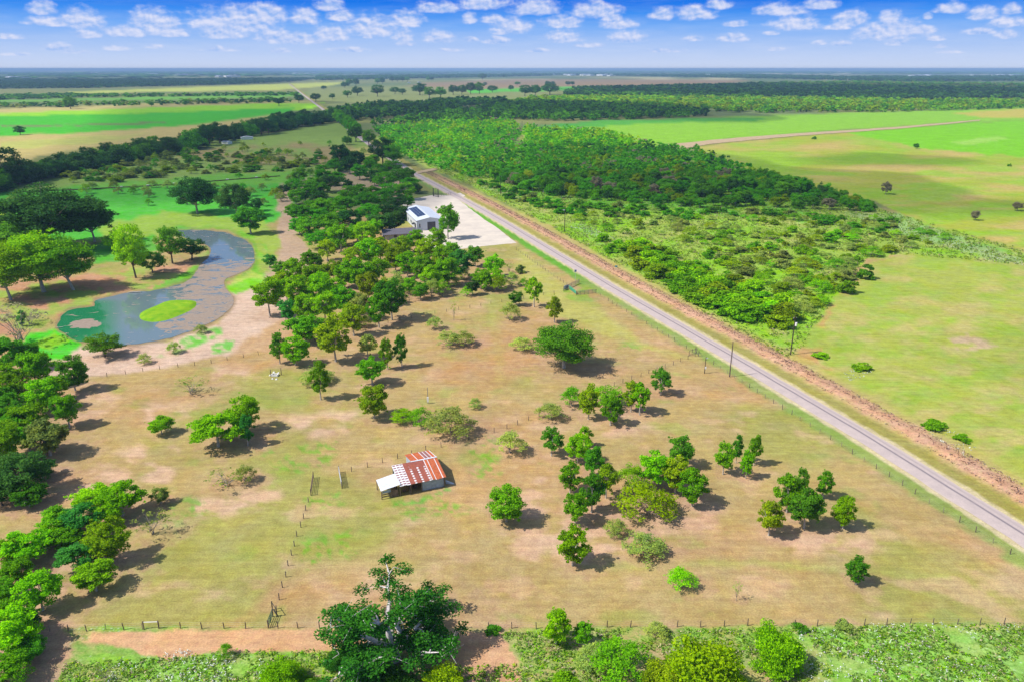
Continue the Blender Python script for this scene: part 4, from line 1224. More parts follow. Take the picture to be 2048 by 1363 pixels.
wlab = {'w': 'mid green tree in the wood on the far side of the road', 'd': 'blackish green tree in the wood on the far side of the road', 'k': 'dark green oak in the wood on the far side of the road',
        'n': 'leafless brown tree in the wood on the far side of the road', 'b': 'bright green tree in the sunny part of the far wood', 'o': 'olive tree in the wood on the far side of the road', 'y': 'yellow green tree in the sunny part of the far wood'}
REST = []
for i, (X, Y, x, y) in enumerate(cand):
    sunny = y < 300 and (x > 860) and not (940 < x < 1040 and y > 268)
    c_ = rw.choice('bbyyw') if sunny and rw.random() < 0.6 else rw.choice('wwwwwwwdkkoowwdkwwwwn')
    w = rw.uniform(8.5, 12.5); h = rw.uniform(7.0, 10.0)
    if y > 395: w *= 0.75; h *= 0.7
    a, u_ = ppm((X, Y, 0))
    if i < 230: tree(x, y, w*a, h*u_*1.25, rw.choice('RRGGO'), c_, wlab[c_], WG)
    else: REST.append((X, Y, w*1.35, h*1.15, c_))

# bushes of the scrub between road and field
SG = 'bushes of the scrub beyond the road'
STRIPB = [(1190,470),(1230,476),(1330,500),(1420,540),(1500,580),(1560,610),(1590,640),(1560,650),(1480,630),(1400,600),(1330,560),(1270,520),(1210,495)]
SCRUB = [(1130,430),(1300,425),(1560,440),(1760,440),(1900,480),(1800,505),(1730,515),(1690,560),(1620,640),(1560,600),(1450,530),(1330,480),(1220,465)]
rs_ = random.Random(31); pts_s = []
def scatter(poly, cnt, md, fn, bounds, r=rs_, pts=None):
    pts = [] if pts is None else pts
    k_ = 0; t_ = 0
    while k_ < cnt and t_ < 20000:
        t_ += 1
        x = r.uniform(bounds[0], bounds[1]); y = r.uniform(bounds[2], bounds[3])
        if not inside(x, y, poly): continue
        if any((x-a)**2+((y-b_)*1.8)**2 < md*md for a, b_ in pts): continue
        pts.append((x, y)); fn(x, y); k_ += 1
def fb(x, y):
    s = rs_.uniform(0.7, 1.25)*(30+(y-480)*0.13)
    c_ = rs_.choice('gbbgo')
    tree(x, y+8, s*1.35, s*0.92, 'B', c_, 'dense green bush in the thicket strip beside the road bank', SG)
scatter(STRIPB, 62, 15, fb, (1180, 1600, 465, 655), pts=pts_s)
def fs(x, y):
    s = rs_.uniform(0.6, 1.3)*(16+(y-430)*0.09)
    c_ = rs_.choice('ppspbgoo')
    tree(x, y, s*1.35, s*0.85, rs_.choice('MB'), c_, 'loose grey green bush in the weedy scrub beyond the road' if c_ in 'ps' else 'green bush in the weedy scrub beyond the road' if c_ != 'n' else 'brown dry bush in the weedy scrub beyond the road', SG)
scatter(SCRUB, 150, 15, fs, (1130, 1900, 425, 645), pts=pts_s)
EDGE = [(960,368),(1060,392),(1130,408),(1330,420),(1560,430),(1800,445),(1760,470),(1560,440),(1250,440),(1130,430),(1010,395)]
def fe(x, y):
    s = rs_.uniform(14, 24)
    c_ = rs_.choice('wwksw')
    tree(x, y, s*1.4, s*0.9, 'B', c_, 'low dull green bush at the foot of the far wood', SG)
scatter(EDGE, 60, 15, fe, (950, 1810, 366, 475), pts=pts_s)
for r_ in [(1722,738,40,22,'B','b','low bright weeds bush in the mown field near the transformer pole'), (1640,714,34,18,'B','b','low green bush right of the transformer pole foot'), (1870,855,50,22,'B','g','low green bush in the mown field beside white flowers'), (1925,880,36,20,'B','b','bright low bush in the mown field below the white flowers')]:
    tree(*r_)

# ------------------------------------------------------------------ masses nobody could count
def blob_mesh(name, items, leaves, size, seed, kind='round', far=None):
    """items: (X, Y, width, height, tint). One mesh of small foliage masses"""
    rng = np.random.RandomState(seed)
    protos = []
    for i in range(6):
        pts, tone, _ = crown_points(rng, kind, 14, leaves/14)
        pts[:, 2] = np.maximum(pts[:, 2]-0.12, 0.02)/0.9
        v = leaf_cards(pts, len(pts), rng, size, centre=np.array([0, 0, 0.35])).reshape(-1, 4, 3)
        protos.append((v, tone))
    far_p = []
    if far:
        for i in range(6):
            pts, tone, _ = crown_points(rng, kind, 8, 3)
            pts[:, 2] = np.maximum(pts[:, 2]-0.12, 0.02)/0.9
            sel = rng.permutation(len(pts))[:far[1]]
            v = leaf_cards(pts[sel], len(sel), rng, far[2], centre=np.array([0, 0, 0.35])).reshape(-1, 4, 3)
            far_p.append((v, tone[sel]))
    tints = sorted(set(q[4] for q in items))
    V, TN, MI = [], [], []
    for X, Y, w, h, c_ in items:
        v, tone = (far_p if far and Y > far[0] else protos)[rng.randint(6)]
        a = rng.uniform(0, 6.28); ca_, sa = math.cos(a), math.sin(a)
        q = v.reshape(-1, 3)
        o = np.stack([(q[:, 0]*ca_-q[:, 1]*sa)*w+X, (q[:, 0]*sa+q[:, 1]*ca_)*w+Y, q[:, 2]*h], 1)
        V.append(o); TN.append(np.clip(tone+rng.uniform(-0.25, 0.25), 0, 1)); MI.append(np.full(len(tone), tints.index(c_)))
    V = np.concatenate(V); TN = np.concatenate(TN); MI = np.concatenate(MI)
    f = np.arange(len(V)).reshape(-1, 4)
    me = mesh_np(name, V, f, [LEAF[c_] for c_ in tints], midx=MI)
    at = me.attributes.new('tone', 'FLOAT', 'FACE'); at.data.foreach_set('value', TN.astype(np.float32))
    o = link(name, me)
    return o
o = blob_mesh('woods', REST, 170, 0.16, 1)
tag(o, 'crowded crowns of the wood receding on the far side of the road', 'woods', kind='stuff')
FARW = []
rf = random.Random(77)
def fill(poly, spacing, w, h, tints, jitter=0.35, dens=1.0):
    g_ = [G(x, y) for x, y in poly]
    pw = [(p.x, p.y) for p in g_]
    x0, x1 = min(p[0] for p in pw), max(p[0] for p in pw); y0, y1 = min(p[1] for p in pw), max(p[1] for p in pw)
    gx = np.arange(x0, x1, spacing); gy = np.arange(y0, y1, spacing)
    A, B = np.meshgrid(gx, gy); A = A.ravel(); B = B.ravel()
    rr2 = np.random.RandomState(len(FARW)+7)
    A = A+rr2.uniform(-1, 1, len(A))*spacing*0.45; B = B+rr2.uniform(-1, 1, len(B))*spacing*0.45
    s = sdist(A, B, pw)
    keep = (s > -spacing*0.3) & (rr2.rand(len(A)) < dens)
    for X, Y in zip(A[keep], B[keep]):
        k3 = rf.uniform(1-jitter, 1+jitter)
        FARW.append((X, Y, w*k3, h*rf.uniform(0.8, 1.2), rf.choice(tints)))
# brown wood strip, sunny strip behind it, long dark wood, belts on the left
fill([(640,240),(700,222),(760,215),(900,212),(930,225),(860,232),(760,238),(700,244)], 17, 21, 15, 'dk')
fill([(745,252),(900,232),(1000,214),(1060,206),(1200,212),(1380,222),(1420,232),(1280,238),(1130,242),(1000,240),(900,246)], 15, 18, 12, 'dkwdk')
fill([(870,206),(1000,205),(1020,210),(900,216),(860,212)], 20, 24, 16, 'dk')
fill([(1010,207),(1080,198),(1200,196),(1500,198),(1800,204),(2100,204),(2100,216),(1800,224),(1500,226),(1350,222),(1200,212),(1060,210)], 18, 21, 12, 'bwbyo', dens=0.8)
fill([(1130,192),(1160,180),(1300,176),(1500,172),(2100,184),(2100,198),(1800,202),(1500,198),(1250,196)], 26, 32, 17, 'dddk')
fill([(1500,170),(1700,166),(2100,172),(2100,182),(1800,180),(1560,176)], 34, 40, 16, 'wsk', dens=0.8)
fill([(-100,162),(560,158),(640,157),(560,165),(400,171),(200,176),(-100,179)], 40, 46, 13, 'd')
fill([(-100,196),(120,191),(340,192),(560,189),(610,189),(560,192),(200,195),(-100,203)], 24, 28, 10, 'dk')
fill([(-60,214),(60,210),(300,206),(560,200),(610,202),(560,206),(420,209),(200,213),(-60,219)], 22, 24, 10, 'dksk', dens=0.6)
fill([(640,156),(900,152),(1100,150),(1100,152),(900,156),(640,161)], 45, 60, 22, 'd')
fill([(1100,150),(1500,151),(1700,156),(2100,154),(2100,162),(1800,164),(1560,158),(1300,153)], 50, 70, 20, 'd', dens=0.8)
fill([(-100,146),(500,143),(1000,142),(1600,142),(2150,144),(2150,150),(1500,148),(900,148),(300,156),(-100,162)], 170, 230, 16, 'dkw', dens=0.30)
print('far2', sum(1 for q in FARW if q[1] > 1700))
o = blob_mesh('distant_woods', FARW, 48, 0.27, 2, far=(1700, 16, 0.43))
tag(o, 'far woods and tree belts stretching across the plain to the horizon', 'woods', kind='stuff')
print('distant', len(FARW), 'rest', len(REST))
# single trees of the far pastures
FG = 'single oaks scattered over the far pastures'
rq = random.Random(5)
for x, y, w, h in [(142,218,22,18),(303,214,10,8),(590,195,12,8),(695,195,16,10),(715,192,20,13),(755,193,22,17),(790,188,18,9),(805,190,14,9),(840,190,26,17),(870,196,44,16),(915,190,34,14),(950,188,36,16),(985,185,18,10),
                 (965,160,16,8),(1022,182,10,8),(1060,192,40,16),(1100,190,30,14),(705,172,26,10),(760,168,20,8),(800,164,40,7),(860,162,14,6),(895,158,12,5),(970,173,8,6),(1035,171,10,5),(1100,171,20,6),(1140,171,18,6),(1010,156,10,4),
                 (690,176,14,9),(558,212,20,10),(598,206,16,12),(632,204,18,12),(665,198,12,8),(648,180,10,6)]:
    nn_ = max(1, int(round(w/(1.5*h))))
    for i_ in range(nn_):
        tree(x+(i_-(nn_-1)/2)*w/nn_, y+rq.uniform(-0.4, 0.4), w/nn_*1.15, h*1.0, 'O', rq.choice('ddk'), 'single dark oak in the far pastures below the horizon', FG, hk=1.2)
# weeds and tall grass on the rough ground
def tufts(name, polys, n, sz, tints, seed, label, cat, wts=None, hh=1.0, road=None):
    rng = np.random.RandomState(seed)
    pts = []
    if polys:
        for poly in polys:
            g_ = [G(x, y) for x, y in poly]; pw = [(p.x, p.y) for p in g_]
            x0, x1 = min(p[0] for p in pw), max(p[0] for p in pw); y0, y1 = min(p[1] for p in pw), max(p[1] for p in pw)
            A = rng.uniform(x0, x1, n*5); B = rng.uniform(y0, y1, n*5)
            dn = fbm(A/4.5, B/4.5, seed+1, 4)
            s = sdist(A, B, pw)
            keep = np.nonzero((s > -0.4) & (dn > 0.38))[0][:n]
            pts.append(np.stack([A[keep], B[keep]], 1))
    else:
        a, b_, y0, y1 = road
        B = rng.uniform(y0, y1, n)
        pts.append(np.stack([road_x(B)+rng.uniform(a, b_, n)/RS, B], 1))
    pts = np.concatenate(pts)
    N = len(pts); per = 5
    c3 = np.repeat(np.concatenate([pts, np.zeros((N, 1))], 1), per, 0)
    s = sz*(0.5+rng.rand(N, 1)); s = np.repeat(s, per, 0)
    c3 = c3+rng.normal(size=(N*per, 3))*s*np.array([0.45, 0.45, 0])
    c3[:, 2] = np.abs(rng.rand(N*per))*s[:, 0]*0.8*hh+s[:, 0]*0.1
    v = leaf_cards(c3, N*per, rng, sz*0.75, up=0.7, centre=np.array([0, 0, -200.0]))
    f = np.arange(4*N*per).reshape(-1, 4)
    mi = np.repeat(rng.choice(len(tints), N, p=wts), per)
    me = mesh_np(name, v, f, [LEAF[q] if isinstance(q, str) else q for q in tints], midx=mi)
    at = me.attributes.new('tone', 'FLOAT', 'FACE'); at.data.foreach_set('value', np.clip(np.repeat(rng.rand(N), per)+rng.normal(size=N*per)*0.15, 0, 1).astype(np.float32))
    return tag(link(name, me), label, cat, kind='stuff')
STRAW = leafmat('dry_straw', (0.60, 0.37, 0.25), (0.72, 0.50, 0.36), 0.15)
LIME = leafmat('weed_lime', (0.30, 0.54, 0.06), (0.46, 0.64, 0.12), 0.45)
TANW = leafmat('weed_tan', (0.52, 0.42, 0.24), (0.66, 0.56, 0.32), 0.15)
PETAL = solid('white_petals', (0.72, 0.76, 0.70), 0.9, var=0.1)
FRW = [(130,1330),(330,1320),(470,1306),(700,1304),(900,1340),(1060,1330),(1010,1268),(1300,1262),(1700,1256),(2250,1248),(2330,1500),(100,1500)]
tufts('weeds', [FRW], 13000, 0.42, [LIME, 'b', 'y', TANW, 'p'], 61, 'knee high green weeds along the lower edge', 'weeds', [0.5, 0.16, 0.08, 0.10, 0.16], hh=0.6)
tufts('scrub_weeds', [EAST[3:]], 26000, 0.80, [LIME, 'b', 'y', TANW, 'p'], 62, 'mixed green weeds and brush over the scrub beyond the road', 'weeds', [0.44, 0.16, 0.12, 0.10, 0.18])
tufts('dry_grass', None, 9000, 0.40, [STRAW, TANW], 63, 'reddish dead grass along the ditch bank beside the road', 'grass', [0.55, 0.45], hh=0.35, road=(9.0, 15.0, 95, 600))
FL1 = [(1600,1262),(1760,1250),(2120,1246),(2200,1420),(1640,1420)]
FL2 = [(200,1345),(330,1305),(520,1300),(540,1400),(200,1420)]
FL3 = [(1240,490),(1180,470),(1140,455),(1165,448),(1230,478)]
FL4 = [(1690,430),(1800,450),(2060,522),(2060,536),(1800,470)]
FL5 = [(1690,745),(1730,730),(1740,748),(1700,762)]
FL6 = [(1855,868),(1900,850),(1950,890),(1930,915),(1880,880)]
o = tufts('white_flowers', [FL1, FL2], 400, 0.24, [PETAL], 64, 'white wildflowers in the weeds along the lower edge', 'flowers', hh=2.0)
o = tufts('field_flowers', [FL5, FL6], 45, 0.35, [PETAL], 66, 'small patches of white wildflowers in the mown field', 'flowers', hh=0.6)
o = tufts('roadside_flowers', [FL3, FL4], 420, 0.36, [PETAL], 65, 'white wildflowers at the edges of scrub and mown field', 'flowers', hh=1.4)
tufts('ditch_brush', None, 2600, 0.50, [leafmat('dead_brush', (0.34, 0.22, 0.15), (0.46, 0.30, 0.20), 0.1)], 67, 'dark dead brush along the crest of the ditch bank', 'brush', hh=0.9, road=(10.6, 12.6, 95, 520))
# leafless brown brush
tree(40,690,120,104,'S','n','large leafless brown tree at the left edge beside the pond')
tree(60,648,70,40,'S','n','low leafless brown brush at the left edge beside the pond')

# ================================================================== BUILDINGS
class Fr:
    """a thing's own level frame: x along the front, y into its depth"""
    def __init__(s, o, deg): s.o = Vector((o[0], o[1], 0)); s.a = math.radians(deg)
    def w(s, x, y, z=0.0):
        c_, n_ = math.cos(s.a), math.sin(s.a)
        return Vector((s.o.x+x*c_-y*n_, s.o.y+x*n_+y*c_, z))
def slab(mb, a, b_, c_, d, t):
    """a sheet with the four top corners a..d and thickness t downwards"""
    q = [Vector(p) for p in (a, b_, c_, d)]
    n_ = (q[1]-q[0]).cross(q[3]-q[0]).normalized()
    if n_.z < 0: n_ = -n_
    return mb.hexa([p-n_*t for p in q]+q)
def ribbed(name, a, b_, c_, d, mt, parent, n=6, h=0.03, t=0.02, label=None):
    """a corrugated sheet between eave a-b and ridge d-c, ribs running up the slope"""
    a, b_, c_, d = (Vector(p) for p in (a, b_, c_, d))
    nn = (b_-a).cross(d-a).normalized()
    V = []; m_ = n*2
    for i in range(m_+1):
        s_ = i/m_
        k_ = nn*(h if i % 2 else 0)
        V += [tuple(a.lerp(b_, s_)+k_), tuple(d.lerp(c_, s_)+k_), tuple(a.lerp(b_, s_)+k_-nn*t), tuple(d.lerp(c_, s_)+k_-nn*t)]
    Fc = []
    for i in range(m_):
        j = i*4
        Fc += [(j, j+4, j+5, j+1), (j+2, j+3, j+7, j+6), (j, j+2, j+6, j+4), (j+1, j+5, j+7, j+3)]
    Fc += [(0, 1, 3, 2), (m_*4, m_*4+2, m_*4+3, m_*4+1)]
    me = mesh_np(name, V, Fc, [mt])
    at = me.attributes.new('sheet', 'FLOAT_VECTOR', 'POINT')
    vals = []
    for i in range(m_+1):
        s_ = i/m_
        vals += [s_, 0, 0, s_, 1, 0, s_, 0, 0, s_, 1, 0]
    at.data.foreach_set('vector', vals)
    o = link(name, me, parent)
    if label: o['label'] = label
    return o
PALE = solid('pale_metal_siding', (0.60, 0.63, 0.68), 0.5, 0.0, 0.4, var=0.05, scale=0.6)
ROOFW = solid('white_metal_roof', (0.62, 0.67, 0.76), 0.4, 0.0, 0.5, var=0.05, scale=0.4)
TRIM = solid('charcoal_trim', (0.06, 0.06, 0.07), 0.6, var=0.1)
GLASS = solid('dark_glass', (0.02, 0.025, 0.035), 0.12, 0, 0.6, var=0.1)
PV = solid('solar_cell', (0.012, 0.016, 0.045), 0.15, 0, 0.6, var=0.2, scale=2.0)
SHING = solid('slate_shingle', (0.13, 0.12, 0.15), 0.9, var=0.2, scale=3.0)

B = Fr(G(834, 462), 17.5)
WB, LB, EH, RH = 13.4, 37.0, 4.9, 6.3
t = thing('metal_building', 'long white metal shop building with black solar panels and a big dark roller door', 'building', B.w(WB/2, LB/2), 0)
bl = t.location.copy()
def lp(fr, x, y, z, base=bl): return fr.w(x, y, z)-base
mb = MB()
p = [lp(B, *q) for q in ((0,0,0),(WB,0,0),(WB,0,EH),(WB/2,0,RH),(0,0,EH))]
q = [lp(B, *r_) for r_ in ((0,LB,0),(WB,LB,0),(WB,LB,EH),(WB/2,LB,RH),(0,LB,EH))]
mb.v = [tuple(a) for a in p+q]
mb.f = [(0,1,2,3,4), (9,8,7,6,5), (0,4,9,5), (1,6,7,2), (0,5,6,1), (4,3,8,9), (3,2,7,8)]
mb.build('wall', PALE, t)
OV = 0.35
sl_ = (RH-EH)/(WB/2)
for side in (0, 1):
    nsh = 12
    for i in range(nsh):
        y0 = -OV+(LB+2*OV)*i/nsh; y1 = -OV+(LB+2*OV)*(i+1)/nsh-0.02
        ze = EH-OV*sl_+0.10
        if side == 0: a, b_, c_, d = (-OV, y1, ze), (-OV, y0, ze), (WB/2, y0, RH+0.10), (WB/2, y1, RH+0.10)
        else: a, b_, c_, d = (WB+OV, y0, ze), (WB+OV, y1, ze), (WB/2, y1, RH+0.10), (WB/2, y0, RH+0.10)
        ribbed('roof_panel', lp(B, *a), lp(B, *b_), lp(B, *c_), lp(B, *d), ROOFW, t, n=4, h=0.04)
mb = MB(); slab(mb, lp(B, WB/2-0.2, -OV, RH+0.15), lp(B, WB/2-0.2, LB+OV, RH+0.15), lp(B, WB/2+0.2, LB+OV, RH+0.15), lp(B, WB/2+0.2, -OV, RH+0.15), 0.03); mb.build('ridge_cap', ROOFW, t)
for i in range(12):
    for j in range(3):
        y0 = 7.2+i*2.12; x0 = 2.0+j*1.38
        z0 = EH+x0*sl_+0.22; z1 = EH+(x0+1.32)*sl_+0.22
        mb = MB(); slab(mb, lp(B, x0, y0, z0), lp(B, x0, y0+2.06, z0), lp(B, x0+1.32, y0+2.06, z1), lp(B, x0+1.32, y0, z1), 0.05); mb.build('solar_panel', PV, t)
def plate(fr, x0, x1, z0, z1, y, d, base):
    return MB().hexa([fr.w(*c_)-base for c_ in ((x0,y-d,z0),(x1,y-d,z0),(x1,y,z0),(x0,y,z0),(x0,y-d,z1),(x1,y-d,z1),(x1,y,z1),(x0,y,z1))])
def plate_x(fr, y0, y1, z0, z1, x, d, base):
    return MB().hexa([fr.w(*c_)-base for c_ in ((x-d,y0,z0),(x,y0,z0),(x,y1,z0),(x-d,y1,z0),(x-d,y0,z1),(x,y0,z1),(x,y1,z1),(x-d,y1,z1))])
dr_ = plate(B, 5.3, 9.3, 0.05, 4.15, 0, 0.10, bl).build('roller_door', TRIM, t)
for k_ in range(9):
    plate(B, 5.38, 9.22, 0.12+k_*0.45, 0.12+k_*0.45+0.38, -0.10, 0.03, bl).build('slat', solid('door_slat', (0.085, 0.085, 0.095), 0.5) if k_ == 0 else bpy.data.materials['door_slat'], dr_)
f_ = plate(B, 5.1, 9.5, 4.17, 4.35, 0, 0.14, bl).build('door_header', ROOFW, t)
plate(B, 1.25, 1.75, 1.5, 3.4, 0, 0.08, bl).build('window', GLASS, t)
plate(B, 0.9, 2.0, 0.0, 1.0, -0.25, 0.75, bl).build('air_conditioner', solid('unit_grey', (0.30, 0.31, 0.32), 0.6), t)
for k_ in range(5):
    x0 = 0.05+k_*1.25
    if x0 > 4.9: break
    plate(B, x0, x0+0.09, 0.1, EH-0.1, 0, 0.04, bl).build('wall_rib', PALE, t)
for y0, y1, z0, z1 in ((13.6,14.6,1.3,2.6), (15.6,16.6,1.3,2.6), (9.6,10.6,1.3,2.6), (22,23,1.3,2.6)):
    w_ = plate_x(B, y0, y1, z0, z1, 0, 0.08, bl).build('window', TRIM, t)
    plate_x(B, y0+0.1, y1-0.1, z0+0.1, z1-0.1, -0.08, 0.02, bl).build('pane', GLASS, w_)
plate_x(B, 3.2, 4.3, 0.05, 2.3, 0, 0.08, bl).build('door', TRIM, t)
mb = MB(); slab(mb, lp(B, -1.5, 2.4, 2.75), lp(B, -1.5, 6.4, 2.75), lp(B, 0, 6.4, 3.1), lp(B, 0, 2.4, 3.1), 0.08); mb.build('awning', TRIM, t)
for yy_ in (2.5, 6.3): MB().tube([lp(B, -1.4, yy_, 0), lp(B, -1.4, yy_, 2.7)], 0.06, 5).build('awning_post', TRIM, t)
for side, x in ((0, -OV), (1, WB+OV)):
    MB().hexa([lp(B, x-0.06, -OV, EH-0.12), lp(B, x+0.06, -OV, EH-0.12), lp(B, x+0.06, LB+OV, EH-0.12), lp(B, x-0.06, LB+OV, EH-0.12),
               lp(B, x-0.06, -OV, EH+0.0), lp(B, x+0.06, -OV, EH+0.0), lp(B, x+0.06, LB+OV, EH+0.0), lp(B, x-0.06, LB+OV, EH+0.0)]).build('gutter', TRIM if side == 0 else ROOFW, t)
# the low slate roofed house in the trees
h0 = B.w(-10.5, -11)
t = thing('low_house', 'low building with a plain slate grey roof half hidden by the grove', 'building', h0)
mb = MB().hexa([B.w(x, y, z)-h0 for x, y, z in ((-18,-17,0),(-3,-17,0),(-3,-5.5,0),(-18,-5.5,0),(-18,-17,2.6),(-3,-17,2.6),(-3,-5.5,2.6),(-18,-5.5,2.6))]); mb.build('wall', solid('grey_stucco', (0.40, 0.39, 0.38), 0.9), t)
for k_, (y0, z0, y1, z1) in enumerate(((-18.0, 2.6, -11.2, 4.1), (-4.5, 2.6, -11.2, 4.1))):
    mb = MB(); slab(mb, B.w(-19, y0, z0)-h0, B.w(-2.4, y0, z0)-h0, B.w(-2.4, y1, z1)-h0, B.w(-19, y1, z1)-h0, 0.12); mb.build('roof', SHING, t)
plate(B, -14, -12.5, 1.0, 2.1, -17, 0.05, h0).build('window', GLASS, t); plate(B, -8, -6.5, 1.0, 2.1, -17, 0.05, h0).build('window', GLASS, t)

# ---- the old barn
def sheetmat(name, ca, cb, kind):
    m, t_, o = mat(name)
    g = t_.new('ShaderNodeNewGeometry').outputs['Position']
    uvn = t_.new('ShaderNodeAttribute', attribute_name='sheet'); sp = t_.new('ShaderNodeSeparateXYZ'); t_.l.new(uvn.outputs['Vector'], sp.inputs[0])
    n_ = t_.noise(g, 1.6, 5.0, 0.65); n2_ = t_.noise(g, 0.7, 4.0, 0.6)
    A = t_.mix(t_.maprange(n_, 0.3, 0.7), tuple(x*0.72 for x in ca)+(1,), tuple(min(1, x*1.2) for x in ca)+(1,))
    if kind == 'rows':        # unrusted zinc left between the rusted nail rows
        row = t_.math('FRACT', t_.math('ADD', t_.math('MULTIPLY', sp.outputs[1], 9.0), t_.math('MULTIPLY', n_, 0.35)))
        k1 = t_.maprange(row, 0.50, 0.58); k2 = t_.maprange(t_.math('ABSOLUTE', t_.math('SUBTRACT', sp.outputs[0], 0.5)), 0.42, 0.34)
        k = t_.math('MULTIPLY', k1, k2)
        c_ = t_.mix(k, tuple(cb)+(1,), A)
    elif kind == 'half':
        row = t_.math('FRACT', t_.math('ADD', t_.math('MULTIPLY', sp.outputs[1], 9.0), t_.math('MULTIPLY', n_, 0.35)))
        k1 = t_.maprange(row, 0.52, 0.60, 1, 0); k2 = t_.maprange(t_.math('ABSOLUTE', t_.math('SUBTRACT', sp.outputs[0], 0.55)), 0.30, 0.22)
        k3 = t_.maprange(t_.math('ADD', sp.outputs[1], t_.math('MULTIPLY', t_.math('SUBTRACT', n2_, 0.5), 0.8)), 0.80, 0.66)
        k = t_.math('MULTIPLY', t_.math('MULTIPLY', k1, k2), k3)
        c_ = t_.mix(k, A, tuple(cb)+(1,))
    elif kind == 'edge':
        k = t_.math('MULTIPLY', t_.maprange(sp.outputs[0], 0.26, 0.16), t_.maprange(n2_, 0.30, 0.40))
        c_ = t_.mix(k, A, tuple(cb)+(1,))
    else:
        c_ = t_.mix(t_.maprange(n2_, 0.5, 0.66, 0, 0.35), A, tuple(cb)+(1,))
    principled(t_, o, c_, 0.7, 0.0, 0.3)
    return m
ZINC = (0.74, 0.74, 0.76); RUST = (0.33, 0.095, 0.065); ORNG = (0.50, 0.125, 0.045); MAUV = (0.30, 0.13, 0.12)
S_ROW = sheetmat('zinc_with_rust_rows', (0.30, 0.12, 0.13), ZINC, 'rows')
S_RED = sheetmat('rusted_sheet', RUST, ORNG, 'plain')
S_ORG = sheetmat('orange_rust_sheet', ORNG, RUST, 'plain')
S_HALF = sheetmat('half_rusted_sheet', RUST, ZINC, 'half')
S_EDGE = sheetmat('rust_sheet_with_zinc_edge', ORNG, ZINC, 'edge')
S_EDGM = sheetmat('mauve_sheet_with_zinc_edge', MAUV, ZINC, 'edge')
S_ZN = sheetmat('zinc_sheet', (0.66, 0.69, 0.76), (0.5, 0.53, 0.6), 'plain')
S_WALL = sheetmat('grey_wall_sheet', (0.36, 0.42, 0.50), (0.26, 0.31, 0.38), 'plain')
A_ = Fr((-20.8, 124.7), 22.5)
ab = A_.w(4.2, 5.5)
t = thing('barn', 'old open barn with rusty orange and white corrugated roof', 'barn', ab)
def la(x, y, z): return A_.w(x, y, z)-ab
LX = 9.0
kinds = [S_ROW, S_ROW, S_ROW, S_RED, S_HALF, S_RED, S_HALF, S_RED, S_HALF, S_EDGE, S_EDGE, S_ORG, S_EDGE]
nk = len(kinds)
for i, km in enumerate(kinds):
    x0 = LX*i/nk; x1 = LX*(i+1)/nk+0.02
    lift = 0.012*(i % 2); sag = 0.03*math.sin(i*1.7)
    back_y = 6.0
    ribbed('roof_sheet', la(x0, -0.12+0.06*math.sin(i*2.3), 2.12+lift+sag), la(x1, -0.12+0.06*math.sin(i*2.3), 2.12+lift+sag), la(x1, back_y, 3.38+lift), la(x0, back_y, 3.38+lift), km, t, n=4, h=0.035, t=0.012)
kb = [S_ORG, S_EDGE, S_ORG, S_EDGE, S_EDGM, S_EDGM, S_EDGE]
for i, km in enumerate(kb):
    x0 = 3.9+(LX-3.9)*i/len(kb); x1 = 3.9+(LX-3.9)*(i+1)/len(kb)+0.02
    lift = 0.012*(i % 2)
    ribbed('roof_sheet', la(x1, 11.2, 2.35+lift), la(x0, 11.2, 2.35+lift), la(x0, 6.05, 3.40+lift), la(x1, 6.05, 3.40+lift), km, t, n=4, h=0.035, t=0.012)
mb = MB(); slab(mb, la(3.8, 5.86, 3.45), la(LX+0.05, 5.86, 3.45), la(LX+0.05, 6.22, 3.45), la(3.8, 6.22, 3.45), 0.03); mb.build('ridge_cap', S_ZN, t)
for i in range(4):                                   # the lean-to at the left end
    x0 = -3.55+3.75*i/4; x1 = -3.55+3.75*(i+1)/4+0.02
    z0 = 1.80+0.16*i; z1 = 1.80+0.16*(i+1)
    ribbed('lean_to_sheet', la(x0, 0.1, z0+0.012*(i % 2)), la(x1, 0.1, z1+0.012*(i % 2)), la(x1, 4.0, z1+0.3), la(x0, 4.0, z0+0.3), S_ZN, t, n=4, h=0.03, t=0.012)
def wallsheet(a, b_, z0, z1, mt_, n=5):
    ribbed('wall_sheet', la(a[0], a[1], z0), la(b_[0], b_[1], z0), la(b_[0], b_[1], z1[1]), la(a[0], a[1], z1[0]), mt_, t, n=n, h=0.03, t=0.015)
for i in range(5):
    x0 = 4.35+4.3*i/5; wallsheet((x0, 0.25), (x0+0.85, 0.25), 0.05, (2.05, 2.05), S_WALL)
for i in range(6):
    y0 = 0.3+5.6*i/6; y1 = y0+0.92; za = 2.1+1.2*y0/6; zb_ = 2.1+1.2*y1/6
    wallsheet((8.65, y0), (8.65, y1), 0.05, (za, zb_), S_WALL)
for i in range(5):
    y0 = 6.0+5.0*i/5; y1 = y0+0.98; wallsheet((8.65, y0), (8.65, y1), 0.05, (3.28-0.2*(y0-6), 3.28-0.2*(y1-6)), S_WALL)
for i in range(9):
    x0 = 0.1+8.5*i/9
    if x0 < 3.9: wallsheet((x0+0.92, 5.8), (x0, 5.8), 0.05, (3.2, 3.2), S_WALL)
for i in range(5):
    x0 = 4.1+4.5*i/5; wallsheet((x0+0.9, 10.9), (x0, 10.9), 0.05, (2.3, 2.3), S_WALL)
wallsheet((4.1, 10.9), (4.1, 6.1), 0.05, (2.3, 3.2), S_WALL, 14)
for x, y, h_ in ((0.05,0.15,2.1),(2.1,0.15,2.1),(4.2,0.15,2.1),(0.05,3,2.7),(2.1,3,2.7),(4.2,3,2.7),(8.6,0.15,2.1),(-3.45,0.2,1.78),(-3.45,3.9,2.05),(-1.6,0.2,1.95)):
    MB().tube([la(x, y, 0), la(x, y, h_)], 0.09, 6).build('post', WOOD, t)
